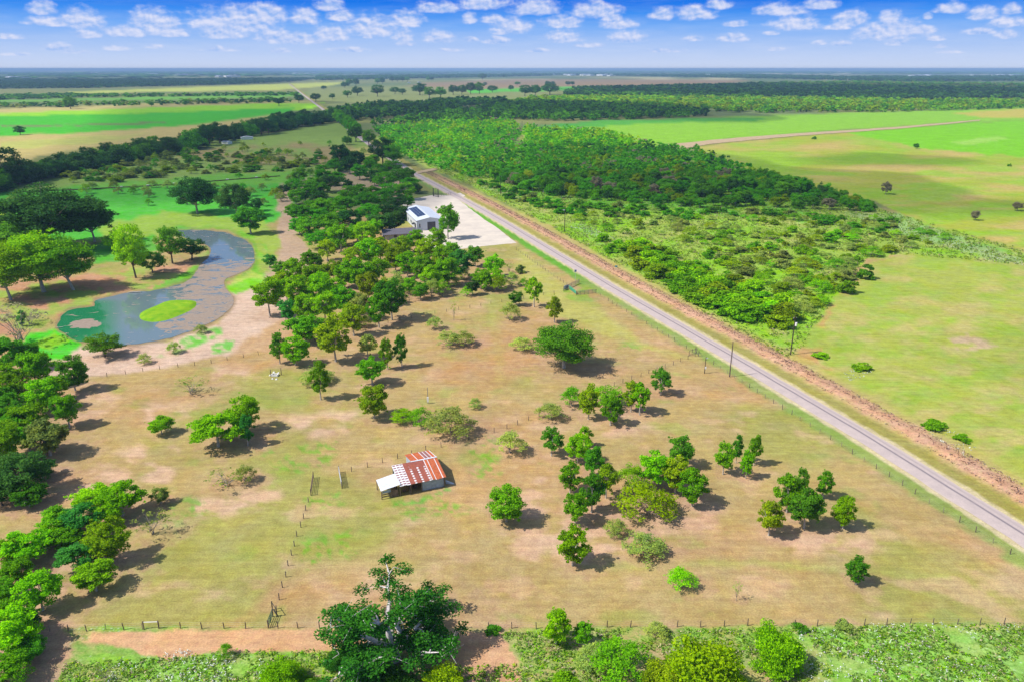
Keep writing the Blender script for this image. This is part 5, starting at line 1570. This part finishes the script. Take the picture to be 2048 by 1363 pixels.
for z, y in ((2.06, 0.12), (2.75, 3.0)): MB().hexa([la(0, y, z-0.14), la(4.3, y, z-0.14), la(4.3, y+0.1, z-0.14), la(0, y+0.1, z-0.14), la(0, y, z), la(4.3, y, z), la(4.3, y+0.1, z), la(0, y+0.1, z)]).build('beam', WOOD, t)
for z in (0.35, 0.8):
    MB().hexa([la(-3.4, 0.22, z), la(-1.6, 0.22, z), la(-1.6, 0.28, z), la(-3.4, 0.28, z), la(-3.4, 0.22, z+0.22), la(-1.6, 0.22, z+0.22), la(-1.6, 0.28, z+0.22), la(-3.4, 0.28, z+0.22)]).build('rail', WOOD, t)
ribbed('wall_sheet', la(-3.3, 0.34, 1.1), la(-1.5, 0.34, 1.1), la(-1.5, 0.34, 1.75), la(-3.3, 0.34, 1.62), S_WALL, t, n=8, h=0.02, t=0.01)
RSTY = solid('rusty_iron', (0.16, 0.085, 0.06), 0.9, var=0.4, scale=3)
MB().hexa([la(-1.5,0.3,0.0), la(-0.25,0.3,0.0), la(-0.25,2.2,0.0), la(-1.5,2.2,0.0), la(-1.35,0.5,1.35), la(-0.3,0.4,1.2), la(-0.4,2.0,1.3), la(-1.2,1.9,1.4)]).build('hay_pile', solid('old_hay', (0.24, 0.15, 0.10), 0.95, var=0.5, scale=4), t)
bi = A_.w(2.2, 2.2)
tt = thing('farm_implement', 'old rusty farm implement stored in the open bay of the barn', 'implement', bi, math.radians(22.5))
mb = MB(); mb.tube([(-1.4, -1.2, 0.5), (1.5, -0.6, 0.55)], 0.07); mb.tube([(-1.2, 0.4, 0.6), (1.4, 0.6, 0.5)], 0.07); mb.tube([(0, -1.6, 0.35), (0.1, 1.2, 0.7)], 0.09); mb.build('frame', RSTY, tt)
for x, y in ((-1.1, -0.9), (1.1, -0.4)):
    mb = MB(); n_ = 14
    mb.tube([(x+0.42*math.cos(2*math.pi*k_/n_), y, 0.45+0.42*math.sin(2*math.pi*k_/n_)) for k_ in range(n_+1)], 0.06, 5, caps=False)
    for k_ in range(3): mb.tube([(x+0.42*math.cos(k_*1.047), y, 0.45+0.42*math.sin(k_*1.047)), (x-0.42*math.cos(k_*1.047), y, 0.45-0.42*math.sin(k_*1.047))], 0.03, 4)
    mb.build('wheel', RSTY, tt)
pb = A_.w(9.9, 0.9)
tag(MB().hexa([(-0.7,-0.1,0.02),(0.9,-0.3,0.02),(0.9,0.0,0.02),(-0.7,0.2,0.02),(-0.75,-0.1,0.7),(0.85,-0.3,0.12),(0.85,0.0,0.12),(-0.75,0.2,0.7)]).build('roof_scrap', S_ZN), 'bent scrap of metal leaning at the shady end of the barn', 'scrap').location = pb

# ---- far small buildings
FB = 'small white buildings far off'
def farm_house(x, y, w, d, h, rz, label, group=None, wallm=WHITE, roofm=ROOFW, z=0.0):
    p = G(x, y)
    t_ = thing('far_building', label, 'building', p, math.radians(rz), group)
    mb = MB(); mb.v = [(-w/2,-d/2,-0.2),(w/2,-d/2,-0.2),(w/2,-d/2,h),(0,-d/2,h*1.35),(-w/2,-d/2,h),(-w/2,d/2,-0.2),(w/2,d/2,-0.2),(w/2,d/2,h),(0,d/2,h*1.35),(-w/2,d/2,h)]
    mb.f = [(0,1,2,3,4),(9,8,7,6,5),(0,4,9,5),(1,6,7,2),(0,5,6,1),(4,3,8,9),(3,2,7,8)]
    mb.build('wall', wallm, t_)
    mb = MB()
    for sx in (-1, 1): slab(mb, (sx*(w/2+0.3), -d/2-0.3, h+0.05-0.1), (sx*(w/2+0.3), d/2+0.3, h+0.05-0.1), (0, d/2+0.3, h*1.35+0.12), (0, -d/2-0.3, h*1.35+0.12), 0.1)
    mb.build('roof', roofm, t_)
    return t_
farm_house(454, 288, 7, 8, 2.4, 70, 'small white shed at the edge of the creek line, the nearer one')
farm_house(494, 279, 13, 7, 2.6, 20, 'longer white roofed shed at the edge of the creek line')
farm_house(818, 166, 16, 10, 4, 10, 'white farmhouse among the far trees, the left one of two')
farm_house(838, 166, 18, 10, 4, 30, 'white farmhouse among the far trees, the right one of two')
rfb = random.Random(12)
for x, y, n_ in [(50, 157, 5), (105, 145, 5), (150, 145, 2), (215, 146, 3), (330, 149, 2), (370, 151, 3), (460, 154, 4), (575, 149, 2), (640, 148, 2), (735, 148, 2), (1080, 151, 5), (1150, 151, 8), (1200, 152, 6), (1250, 152, 3), (1430, 153, 5), (1850, 153, 6), (1940, 154, 6), (2010, 153, 5), (1700, 146, 2), (900, 146, 3)]:
    for i in range(n_):
        farm_house(x+rfb.uniform(-30, 30), y+rfb.uniform(-0.8, 0.8), rfb.uniform(50, 150), rfb.uniform(30, 60), rfb.uniform(9, 14), rfb.uniform(0, 90), 'tiny white building in the town far off near the horizon', FB)

# ================================================================== FENCES AND POLES
pm_ = MB().tube([(0, 0, -0.05), (0.01, 0.0, 0.6), (0.0, 0.01, 1.25)], [0.075, 0.07, 0.065], 6).mesh('post', POST)
pm_s = MB().tube([(0, 0, -0.05), (0, 0, 1.2)], [0.045, 0.045], 5).mesh('post', solid('steel_post', (0.22, 0.17, 0.15), 0.7))
rfn = random.Random(14)
def fence(label, pts, spacing, h=1.15, thin=0.0, wires=(0.35, 0.75, 1.08), skip=()):
    """posts at even steps along the pixel polyline pts"""
    w = [G(x, y) for x, y in pts]
    t_ = thing('wire_fence', label, 'fence', w[0])
    L = [0.0]
    for a, b_ in zip(w[:-1], w[1:]): L.append(L[-1]+(b_-a).length)
    n_ = max(1, int(round(L[-1]/spacing)))
    P3 = []
    for i in range(n_+1):
        s_ = L[-1]*i/n_
        k_ = max(j for j in range(len(L)) if L[j] <= s_+1e-6); k_ = min(k_, len(w)-2)
        q_ = w[k_].lerp(w[k_+1], (s_-L[k_])/max(1e-6, L[k_+1]-L[k_]))
        if 0 < i < n_: q_ = q_+Vector((rfn.uniform(-0.12, 0.12), rfn.uniform(-0.12, 0.12), 0))
        P3.append(q_)
        o = link('post', pm_s if rfn.random() < thin else pm_, t_, q_-w[0])
        o.scale = (1, 1, h/1.25*rfn.uniform(0.92, 1.08)); o.rotation_euler = (rfn.uniform(-0.05, 0.05), rfn.uniform(-0.05, 0.05), rfn.uniform(0, 3))
    for z in wires:
        MB().tube([q_-w[0]+Vector((0, 0, z*h/1.15)) for q_ in P3], 0.006, 3, caps=False).build('wire', WIRE, t_)
    return t_
fence('wire fence along the lower edge left of the green gate, above the dirt track', [(318,1256),(430,1256),(537,1255)], 2.9)
fence('thin wire fence along the lower edge left of the white pipe gate', [(100,1262),(189,1259),(285,1257)], 2.6, thin=0.7)
fence('wire fence along the lower edge between the green gate and the giant oak', [(556,1255),(666,1256),(760,1255)], 3.0)
fence('wire fence along the lower edge right of the giant oak up to the road', [(930,1256),(1065,1256),(1300,1253),(1619,1250),(1767,1249),(1915,1248),(2100,1247)], 3.4)
fence('wire fence climbing from the green gate towards the barn', [(553,1222),(559,1193),(575,1140),(589,1090),(596,1067),(611,1023),(617,1003)], 2.7)
fence('wire fence running from the barn gate past the big oak to the road', [(703,942),(765,925),(857,899),(944,878),(1027,852),(1124,814),(1190,787),(1252,763),(1328,736),(1390,712)], 3.3)
fence('wire fence along the pasture below the pond and the grove', [(140,765),(192,757),(266,745),(340,736),(412,728),(480,716),(523,708),(640,680),(757,650),(859,629),(936,617),(993,606),(1128,584)], 4.2)
fence('wire fence beside the road from the livestock pen to the lower right', [(1192,587),(1238,616),(1269,633),(1314,661),(1390,708),(1444,739),(1514,785),(1595,837),(1686,895),(1771,948),(1861,1008),(1937,1054),(2025,1111),(2100,1155)], 3.35, thin=0.45)
fence('wire fence beside the road between the gravel yard and the livestock pen', [(1033,500),(1066,524),(1100,548),(1140,575)], 3.2, thin=0.5)
def gate(label, a, b_, h, mt_, rails=5, posts=True, name='pipe_gate', cat='gate', r=0.035, z0=0.25, verts=0):
    r = r*1.5 if r == 0.035 else r
    p, q_ = (a if isinstance(a, Vector) else G(*a)), (b_ if isinstance(b_, Vector) else G(*b_))
    t_ = thing(name, label, cat, p)
    d = q_-p
    for i in range(rails):
        z = z0+(h-z0)*i/max(1, rails-1)
        MB().tube([Vector((0, 0, z)), d+Vector((0, 0, z))], r, 5).build('rail', mt_, t_)
    if posts:
        for s_ in (0, 1): MB().tube([d*s_+Vector((0, 0, -0.05)), d*s_+Vector((0, 0, h+0.12))], 0.08, 6).build('post', POST if mt_ is not STEEL else STEEL, t_)
    for i in range(verts):
        s_ = (i+1)/(verts+1)
        MB().tube([d*s_+Vector((0, 0, 0.0)), d*s_+Vector((0, 0, h))], r, 5).build('upright', mt_, t_)
    return t_
GREEN = solid('green_mesh', (0.02, 0.36, 0.20), 0.7, var=0.2)
gate('white pipe gate in the fence along the lower edge at the left', (288,1257), (318,1256), 1.25, WHITE, 1, z0=1.2)
gate('open green pipe gate at the corner where two fences meet', (537,1255), (546,1232), 1.3, solid('green_pipe', (0.03, 0.10, 0.06), 0.6), 4, verts=1)
gate('dark pipe gate standing open above the corner gate', (554,1232), (545,1218), 1.35, STEEL, 2, verts=0)
gate('weathered pipe gate left of the barn, the one nearer the barn', (684,976), (678,944), 1.35, GALV, 5, verts=2)
gate('weathered wooden gate frame farther left of the barn', (622,990), (627,955), 1.3, WOOD, 4, verts=1)
PG = 'pipe panels of the livestock pen beside the road'
gate('left pipe panel of the livestock pen beside the road', (1127,582), (1158,567), 1.6, solid('grey_pipe', (0.20, 0.19, 0.20), 0.6), 6, verts=3, group=None) if False else gate('left grey pipe panel of the livestock pen beside the road', (1127,582), (1158,567), 1.6, solid('grey_pipe', (0.20, 0.19, 0.20), 0.6), 6, verts=3)
gate('right grey pipe panel of the livestock pen beside the road', (1153,591), (1192,587), 1.5, bpy.data.materials['grey_pipe'], 6, verts=4)
tg = gate('green mesh net stretched between the two grey pen panels', (1138,578), (1152,589), 1.35, GREEN, 7, verts=4, r=0.05, posts=False, name='mesh_panel', cat='net')
tg = gate('pale sheet metal panel at the left end of the livestock pen', (1128,580), (1137,577), 1.5, GALV, 7, verts=1, r=0.10, posts=False, name='sheet_panel', cat='panel')
gate('small wooden brace gate in the fence corner near the road', (1378,711), (1393,706), 1.4, POST, 2, verts=0)
gate('short wooden brace beside the fence corner near the road', (1397,712), (1391,703), 1.4, POST, 2, verts=0)
# the black entrance gate of the yard
pe = G(867, 393)
t = thing('entrance_gate', 'tall black entrance gate with open leaf at the far corner of the gravel yard', 'gate', pe)
q2 = G(876.5, 395)-pe
for s_ in (0, 1): MB().box(tuple(q2*s_+Vector((0, 0, 2.6))), (0.45, 0.45, 5.2)).build('post', STEEL, t)
MB().tube([(0, 0, 5.0), tuple(q2+Vector((0, 0, 5.0)))], 0.06, 5).build('top_bar', STEEL, t)
lf = MB()
for i in range(9):
    s_ = i/8; lf.tube([tuple(q2*s_*0.95+Vector((0, 0.2, 0.2))), tuple(q2*s_*0.95+Vector((0, 0.2, 2.2)))], 0.05, 4)
for z in (0.25, 1.2, 2.15): lf.tube([(0, 0.2, z), tuple(q2*0.95+Vector((0, 0.2, z)))], 0.07, 4)
lf.build('gate_leaf', STEEL, t)
gate('long black rail fence beside the entrance gate of the yard', (878,393.5), (902,390.5), 1.6, STEEL, 3, verts=4, name='rail_fence', cat='fence', r=0.06)
MB_s = gate('short black rail fence left of the entrance gate of the yard', (865.5,391), (867,393), 1.8, STEEL, 3, name='rail_fence', cat='fence', r=0.06)

# utility poles
BLK = solid('creosote_pole', (0.055, 0.04, 0.032), 0.9, var=0.3, scale=2.0)
def pole(x, y, hpx, label, r=0.15, mt_=BLK, arm=None, trans=0, name='utility_pole', cat='pole', leanx=0.0):
    p = G(x, y); a, u_ = ppm(p); h = hpx/u_
    t_ = thing(name, label, cat, p)
    t_.rotation_euler = (0, leanx, 0)
    MB().tube([(0, 0, -0.1), (0, 0, h*0.5), (0, 0, h)], [r*1.25, r*1.05, r*0.8], 8).build('shaft', mt_, t_)
    if arm:
        MB().box((0, 0, h-arm[1]), (arm[0], 0.12, 0.14), math.radians(20)).build('crossarm', mt_, t_)
        for s_ in (-0.42, 0, 0.42): MB().tube([(s_*arm[0]*0.94, s_*arm[0]*0.34, h-arm[1]+0.05), (s_*arm[0]*0.94, s_*arm[0]*0.34, h-arm[1]+0.35)], [0.07, 0.04], 6).build('insulator', WHITE, t_)
    for k_ in range(trans):
        MB().tube([(0.42, -0.1+0.5*k_, h*0.74-0.6*k_), (0.42, -0.1+0.5*k_, h*0.74+0.95-0.6*k_)], 0.30, 10).build('transformer', WHITE, t_)
    return t_, h
pole(1581,709,78,'tall black utility pole with white transformer can beside the mown field', arm=(1.1, 0.9), trans=1)
tp, h_ = pole(1459,753,71,'plain utility pole with a guy wire on the near side of the road', r=0.13, mt_=solid('brown_pole', (0.13, 0.09, 0.08), 0.9, var=0.3))
MB().tube([(0.9, 0.2, 0), (0, 0, h_*0.9)], 0.02, 4).build('guy_wire', WIRE, tp)
tp, h_ = pole(1409,746,33,'short meter pole with small white box by the fence corner', r=0.09)
MB().box((0.14, -0.1, 1.6), (0.35, 0.25, 0.6)).build('meter_box', WHITE, tp)
MB().box((0.25, 0, h_-0.3), (0.5, 0.2, 0.2)).build('weatherhead', GALV, tp)
tp, h_ = pole(1129,464,45,'utility pole with a yard lamp at the edge of the scrub', r=0.15, trans=0)
MB().box((-0.6, 0, h_-1.6), (0.9, 0.25, 0.22)).build('lamp_head', WHITE, tp)
pole(1001,389,32,'utility pole in front of the far wood', r=0.15, arm=(1.4, 0.4))
pole(828,354,14,'small roadside pole beyond the entrance gate', r=0.13)
pole(1044,262,16,'far utility pole in the gap of the wood', r=0.18, arm=(1.6, 0.6))
tp, h_ = pole(856,806,34,'thin steel service pole with a white meter box above the barn', r=0.07, mt_=solid('grey_steel_pole', (0.18, 0.18, 0.20), 0.6))
MB().box((0.0, -0.14, 1.1), (0.4, 0.22, 1.3)).build('meter_box', WHITE, tp)
tp, h_ = pole(1150.5,562,21,'blue road sign on a thin post beside the livestock pen', r=0.045, name='road_sign', cat='sign', mt_=GALV)
MB().box((0, 0.07, h_-0.45), (0.75, 0.03, 0.9)).build('sign_plate', solid('sign_blue', (0.04, 0.10, 0.30), 0.5), tp)
tp, h_ = pole(1232,544,12,'small green blue sign on the far side of the road bank', r=0.045, name='road_sign', cat='sign', mt_=GALV)
MB().box((0, 0.07, h_-0.35), (1.0, 0.03, 0.7)).build('sign_plate', solid('sign_teal', (0.06, 0.28, 0.30), 0.5), tp)
# the white trough with two posts
pt = G(550, 751)
t = thing('stone_trough', 'white stone trough between two posts below the grove', 'trough', pt)
mb = MB()
for dx, dy, dz_, L_, R_ in ((0, 0.55, 0, 1.6, 0), (0, -0.45, 0, 1.6, 0), (-0.75, 0.05, 0, 0.3, 1), (0.75, 0.05, 0, 0.3, 1)): mb.box((dx, dy, 0.25), (L_, 0.25, 0.5) if not R_ else (0.25, 0.8, 0.5))
mb.build('basin', solid('white_stone', (0.75, 0.73, 0.70), 0.9, var=0.2, scale=4), t)
for x_, y_ in ((-0.9, -0.5), (1.5, 0.6)): MB().tube([(x_, y_, 0), (x_, y_, 2.0)], 0.10, 6).build('post', WOOD, t)
rk = random.Random(3)
for i, (x, y) in enumerate([(545,757), (553,758), (557,745), (548,744), (541,750)]):
    pp_ = G(x, y); mb = MB(); s_ = rk.uniform(0.25, 0.45)
    mb.hexa([(-s_,-s_*0.7,0),(s_*0.9,-s_*0.8,0),(s_,s_*0.7,0),(-s_*0.8,s_,0),(-s_*0.6,-s_*0.4,s_*0.6),(s_*0.5,-s_*0.5,s_*0.7),(s_*0.6,s_*0.4,s_*0.5),(-s_*0.5,s_*0.6,s_*0.6)])
    tag(mb.build('rock', bpy.data.materials['white_stone']), 'white stone lying beside the trough', 'rock', 'white stones round the trough').location = pp_
# log at the water and white markers along the dark line of the meadow
tag(MB().tube([(-2.2, 0, 0.15), (0, 0.3, 0.3), (2.4, 0.2, 0.2)], [0.14, 0.2, 0.1], 6).build('log', BARKP), 'pale log lying at the waterline of the far bank', 'log').location = G(268, 586)
tag(MB().tube([(-1.0, 0, 0.1), (1.0, 0.4, 0.3)], [0.14, 0.08], 6).build('log', BARKP), 'short white log at the left tip of the pond', 'log').location = G(119, 656)
for x, y in [(177,378),(243,375),(296,372),(349,368),(455,360),(513,356),(66,366)]:
    tag(MB().box((0, 0, 0.35), (1.8, 0.9, 0.7)).build('block', WHITE), 'small white block on the dark line across the meadow', 'block', 'white blocks along the dark line of the meadow').location = G(x, y)
dl = [G(x, y) for x, y in ((20,386),(177,379),(296,373),(455,361),(560,353))]
tag(MB().tube([p+Vector((0, 0, 0.25)) for p in dl], 0.45, 5).build('hedge_line', solid('dead_hedge', (0.09, 0.06, 0.04), 0.95, var=0.5)), 'low dark brown hedge line across the left meadow', 'hedge')

# ================================================================== CLOUDS OVERHEAD AND AIR
cm_, ct_, co_ = mat('cloud_vapour')
pv = ct_.new('ShaderNodeVolumePrincipled')
pv.inputs['Color'].default_value = (0.95, 0.96, 1.0, 1)
pv.inputs['Density'].default_value = 0.009
pv.inputs['Anisotropy'].default_value = 0.3
ct_.l.new(pv.outputs[0], co_.inputs['Volume'])
CLZ = 640.0
def cloud(poly, thick, soft, seed, CLZ=640.0):
    """a flat based cloud whose shadow falls on the ground the photograph shows inside poly"""
    g_ = [G(x, y) for x, y in poly]
    dx, dy = sun_dir.x/sun_dir.z*CLZ, sun_dir.y/sun_dir.z*CLZ
    pw = [(p.x+dx, p.y+dy) for p in g_]
    x0, x1 = min(p[0] for p in pw)-soft, max(p[0] for p in pw)+soft
    y0, y1 = min(p[1] for p in pw)-soft, max(p[1] for p in pw)+soft
    n_ = 70
    gx = np.linspace(x0, x1, n_); gy = np.linspace(y0, y1, n_)
    A, Bq = np.meshgrid(gx, gy)
    s_ = sdist(A, Bq, pw)+(fbm(A/90, Bq/90, seed, 4)-0.5)*soft*1.3
    T_ = ss(s_, -soft*0.5, soft*0.9)*(0.75+0.5*fbm(A/140, Bq/140, seed+1, 3))*thick
    keep = T_ > 0.6
    idn = -np.ones(A.shape, int)
    fc = keep[:-1, :-1] & keep[1:, :-1] & keep[1:, 1:] & keep[:-1, 1:]
    used = np.zeros(A.shape, bool)
    used[:-1, :-1] |= fc; used[1:, :-1] |= fc; used[1:, 1:] |= fc; used[:-1, 1:] |= fc
    idn[used] = np.arange(used.sum()); N = used.sum()
    edge = np.zeros(A.shape, bool)
    pf = np.pad(fc, 1)
    edge = used & ~(pf[:-1, :-1] & pf[1:, :-1] & pf[1:, 1:] & pf[:-1, 1:])
    Tt = np.where(edge, 0.5, T_)
    top = np.stack([A[used], Bq[used], CLZ+Tt[used]], 1); bot = np.stack([A[used], Bq[used], CLZ-Tt[used]*0.12], 1)
    V = np.concatenate([top, bot]); Fq = []
    I, J = np.nonzero(fc)
    a, b_, c_, d = idn[I, J], idn[I, J+1], idn[I+1, J+1], idn[I+1, J]
    ft = np.stack([a, b_, c_, d], 1); fb_ = np.stack([d, c_, b_, a], 1)+N
    side = []
    for di, dj, e0, e1 in ((-1, 0, (0, 0), (0, 1)), (1, 0, (1, 1), (1, 0)), (0, -1, (1, 0), (0, 0)), (0, 1, (0, 1), (1, 1))):
        nb = pf[1+I+di, 1+J+dj]
        for i, j in zip(I[~nb], J[~nb]):
            p0 = idn[i+e0[0], j+e0[1]]; p1 = idn[i+e1[0], j+e1[1]]
            side.append((p0, p0+N, p1+N, p1))
    return V, np.concatenate([ft, fb_, np.array(side)])
CLOUDS = [
 ([(-300,350),(60,310),(200,215),(560,196),(700,205),(760,240),(745,300),(790,330),(900,350),(905,372),(830,405),(740,470),(660,505),(560,480),(500,440),(420,405),(250,415),(60,420),(-300,440)], 55, 34, 1),
 ([(900,335),(1000,305),(1240,300),(1400,310),(1560,335),(1800,350),(1950,395),(2100,400),(2100,440),(1900,440),(1800,432),(1560,436),(1330,428),(1130,415),(1010,385)], 48, 30, 2),
 ([(640,212),(760,200),(1060,206),(1300,212),(1500,228),(1560,238),(1500,246),(1250,240),(900,232),(700,245)], 60, 60, 3),
 ([(1100,176),(1500,168),(2300,178),(2300,198),(1500,200),(1150,190)], 70, 120, 4),
 ([(-100,158),(560,157),(640,159),(560,168),(200,176),(-100,180)], 70, 150, 5, 1500.0),
 ([(1560,318),(1700,306),(1900,316),(1960,326),(1800,334),(1620,332)], 40, 26, 6),
 ([(1960,660),(2100,640),(2300,760),(2100,830),(2000,760)], 18, 20, 7),
]
Vs, Fs, nb_ = [], [], 0
for poly, th, sf, sd_, *cz in CLOUDS:
    V, Fq = cloud(poly, th, sf, sd_*10, *cz)
    Vs.append(V); Fs.append(Fq+nb_); nb_ += len(V)
tag(link('clouds', mesh_np('clouds', np.concatenate(Vs), np.concatenate(Fs), [cm_], smooth=True)), 'cumulus clouds drifting over the plain, shading parts of it', 'clouds', kind='stuff')

hz, hzt, hzo = mat('air')
pv = hzt.new('ShaderNodeVolumePrincipled')
pv.inputs['Color'].default_value = (0.42, 0.66, 1.0, 1)
pv.inputs['Density'].default_value = 0.000092
pv.inputs['Anisotropy'].default_value = 0.0
hzt.l.new(pv.outputs[0], hzo.inputs['Volume'])
mb = MB(); mb.box((0, 0, (CAMH+6-3)/2), (82000, 82000, CAMH+6+3))
hb = mb.build('haze', hz)
tag(hb, 'thin blue haze lying over the plain', 'haze', kind='stuff')

# ================================================================== LAST: leaf litter in the ground cover, and labels
for X, Y, w_ in cover_pts:
    if Y > 330 or abs(X) > 140: continue
    d2 = ((WX-X-w_*0.25)**2+(WY-Y-w_*0.1)**2)/(w_*0.62)**2
    q_ = np.nonzero(d2 < 2.2)
    if len(q_[0]) == 0: continue
    mm = ss(1-d2[q_]/2.2+(fbm(WX[q_]/1.3, WY[q_]/1.3, 77, 3)-0.5)*0.9, 0.25, 0.8)[:, None]*0.42
    if float(road_x(Y)) < X+2: continue
    col[q_] = col[q_]*(1-mm)+obs(202, 160, 132)*mm
ground.data.color_attributes['cover'].data.foreach_set('color', np.concatenate([col.reshape(-1, 3), np.ones((nr*nc, 1))], 1).astype(np.float32).ravel())
def ordinal(i):
    return '%d%s' % (i, 'th' if 10 <= i % 100 <= 20 else {1: 'st', 2: 'nd', 3: 'rd'}.get(i % 10, 'th'))
same = {}
for o in SC.objects:
    if o.parent is None and o.get('group') and o.get('label'): same.setdefault((o['group'], o['label']), []).append(o)
for (g_, l_), L in same.items():
    if 1 < len(L) <= 90 and len(l_.split()) <= 12:
        L.sort(key=lambda o: P(o.location.x, o.location.y, o.location.z)[0])
        for i, o in enumerate(L): o['label'] = l_+', '+ordinal(i+1)+' from the left'
tri = sum(len(m_.loops)-2*len(m_.polygons) for m_ in bpy.data.meshes)
print('TRIS', tri, 'objects', len(SC.objects))
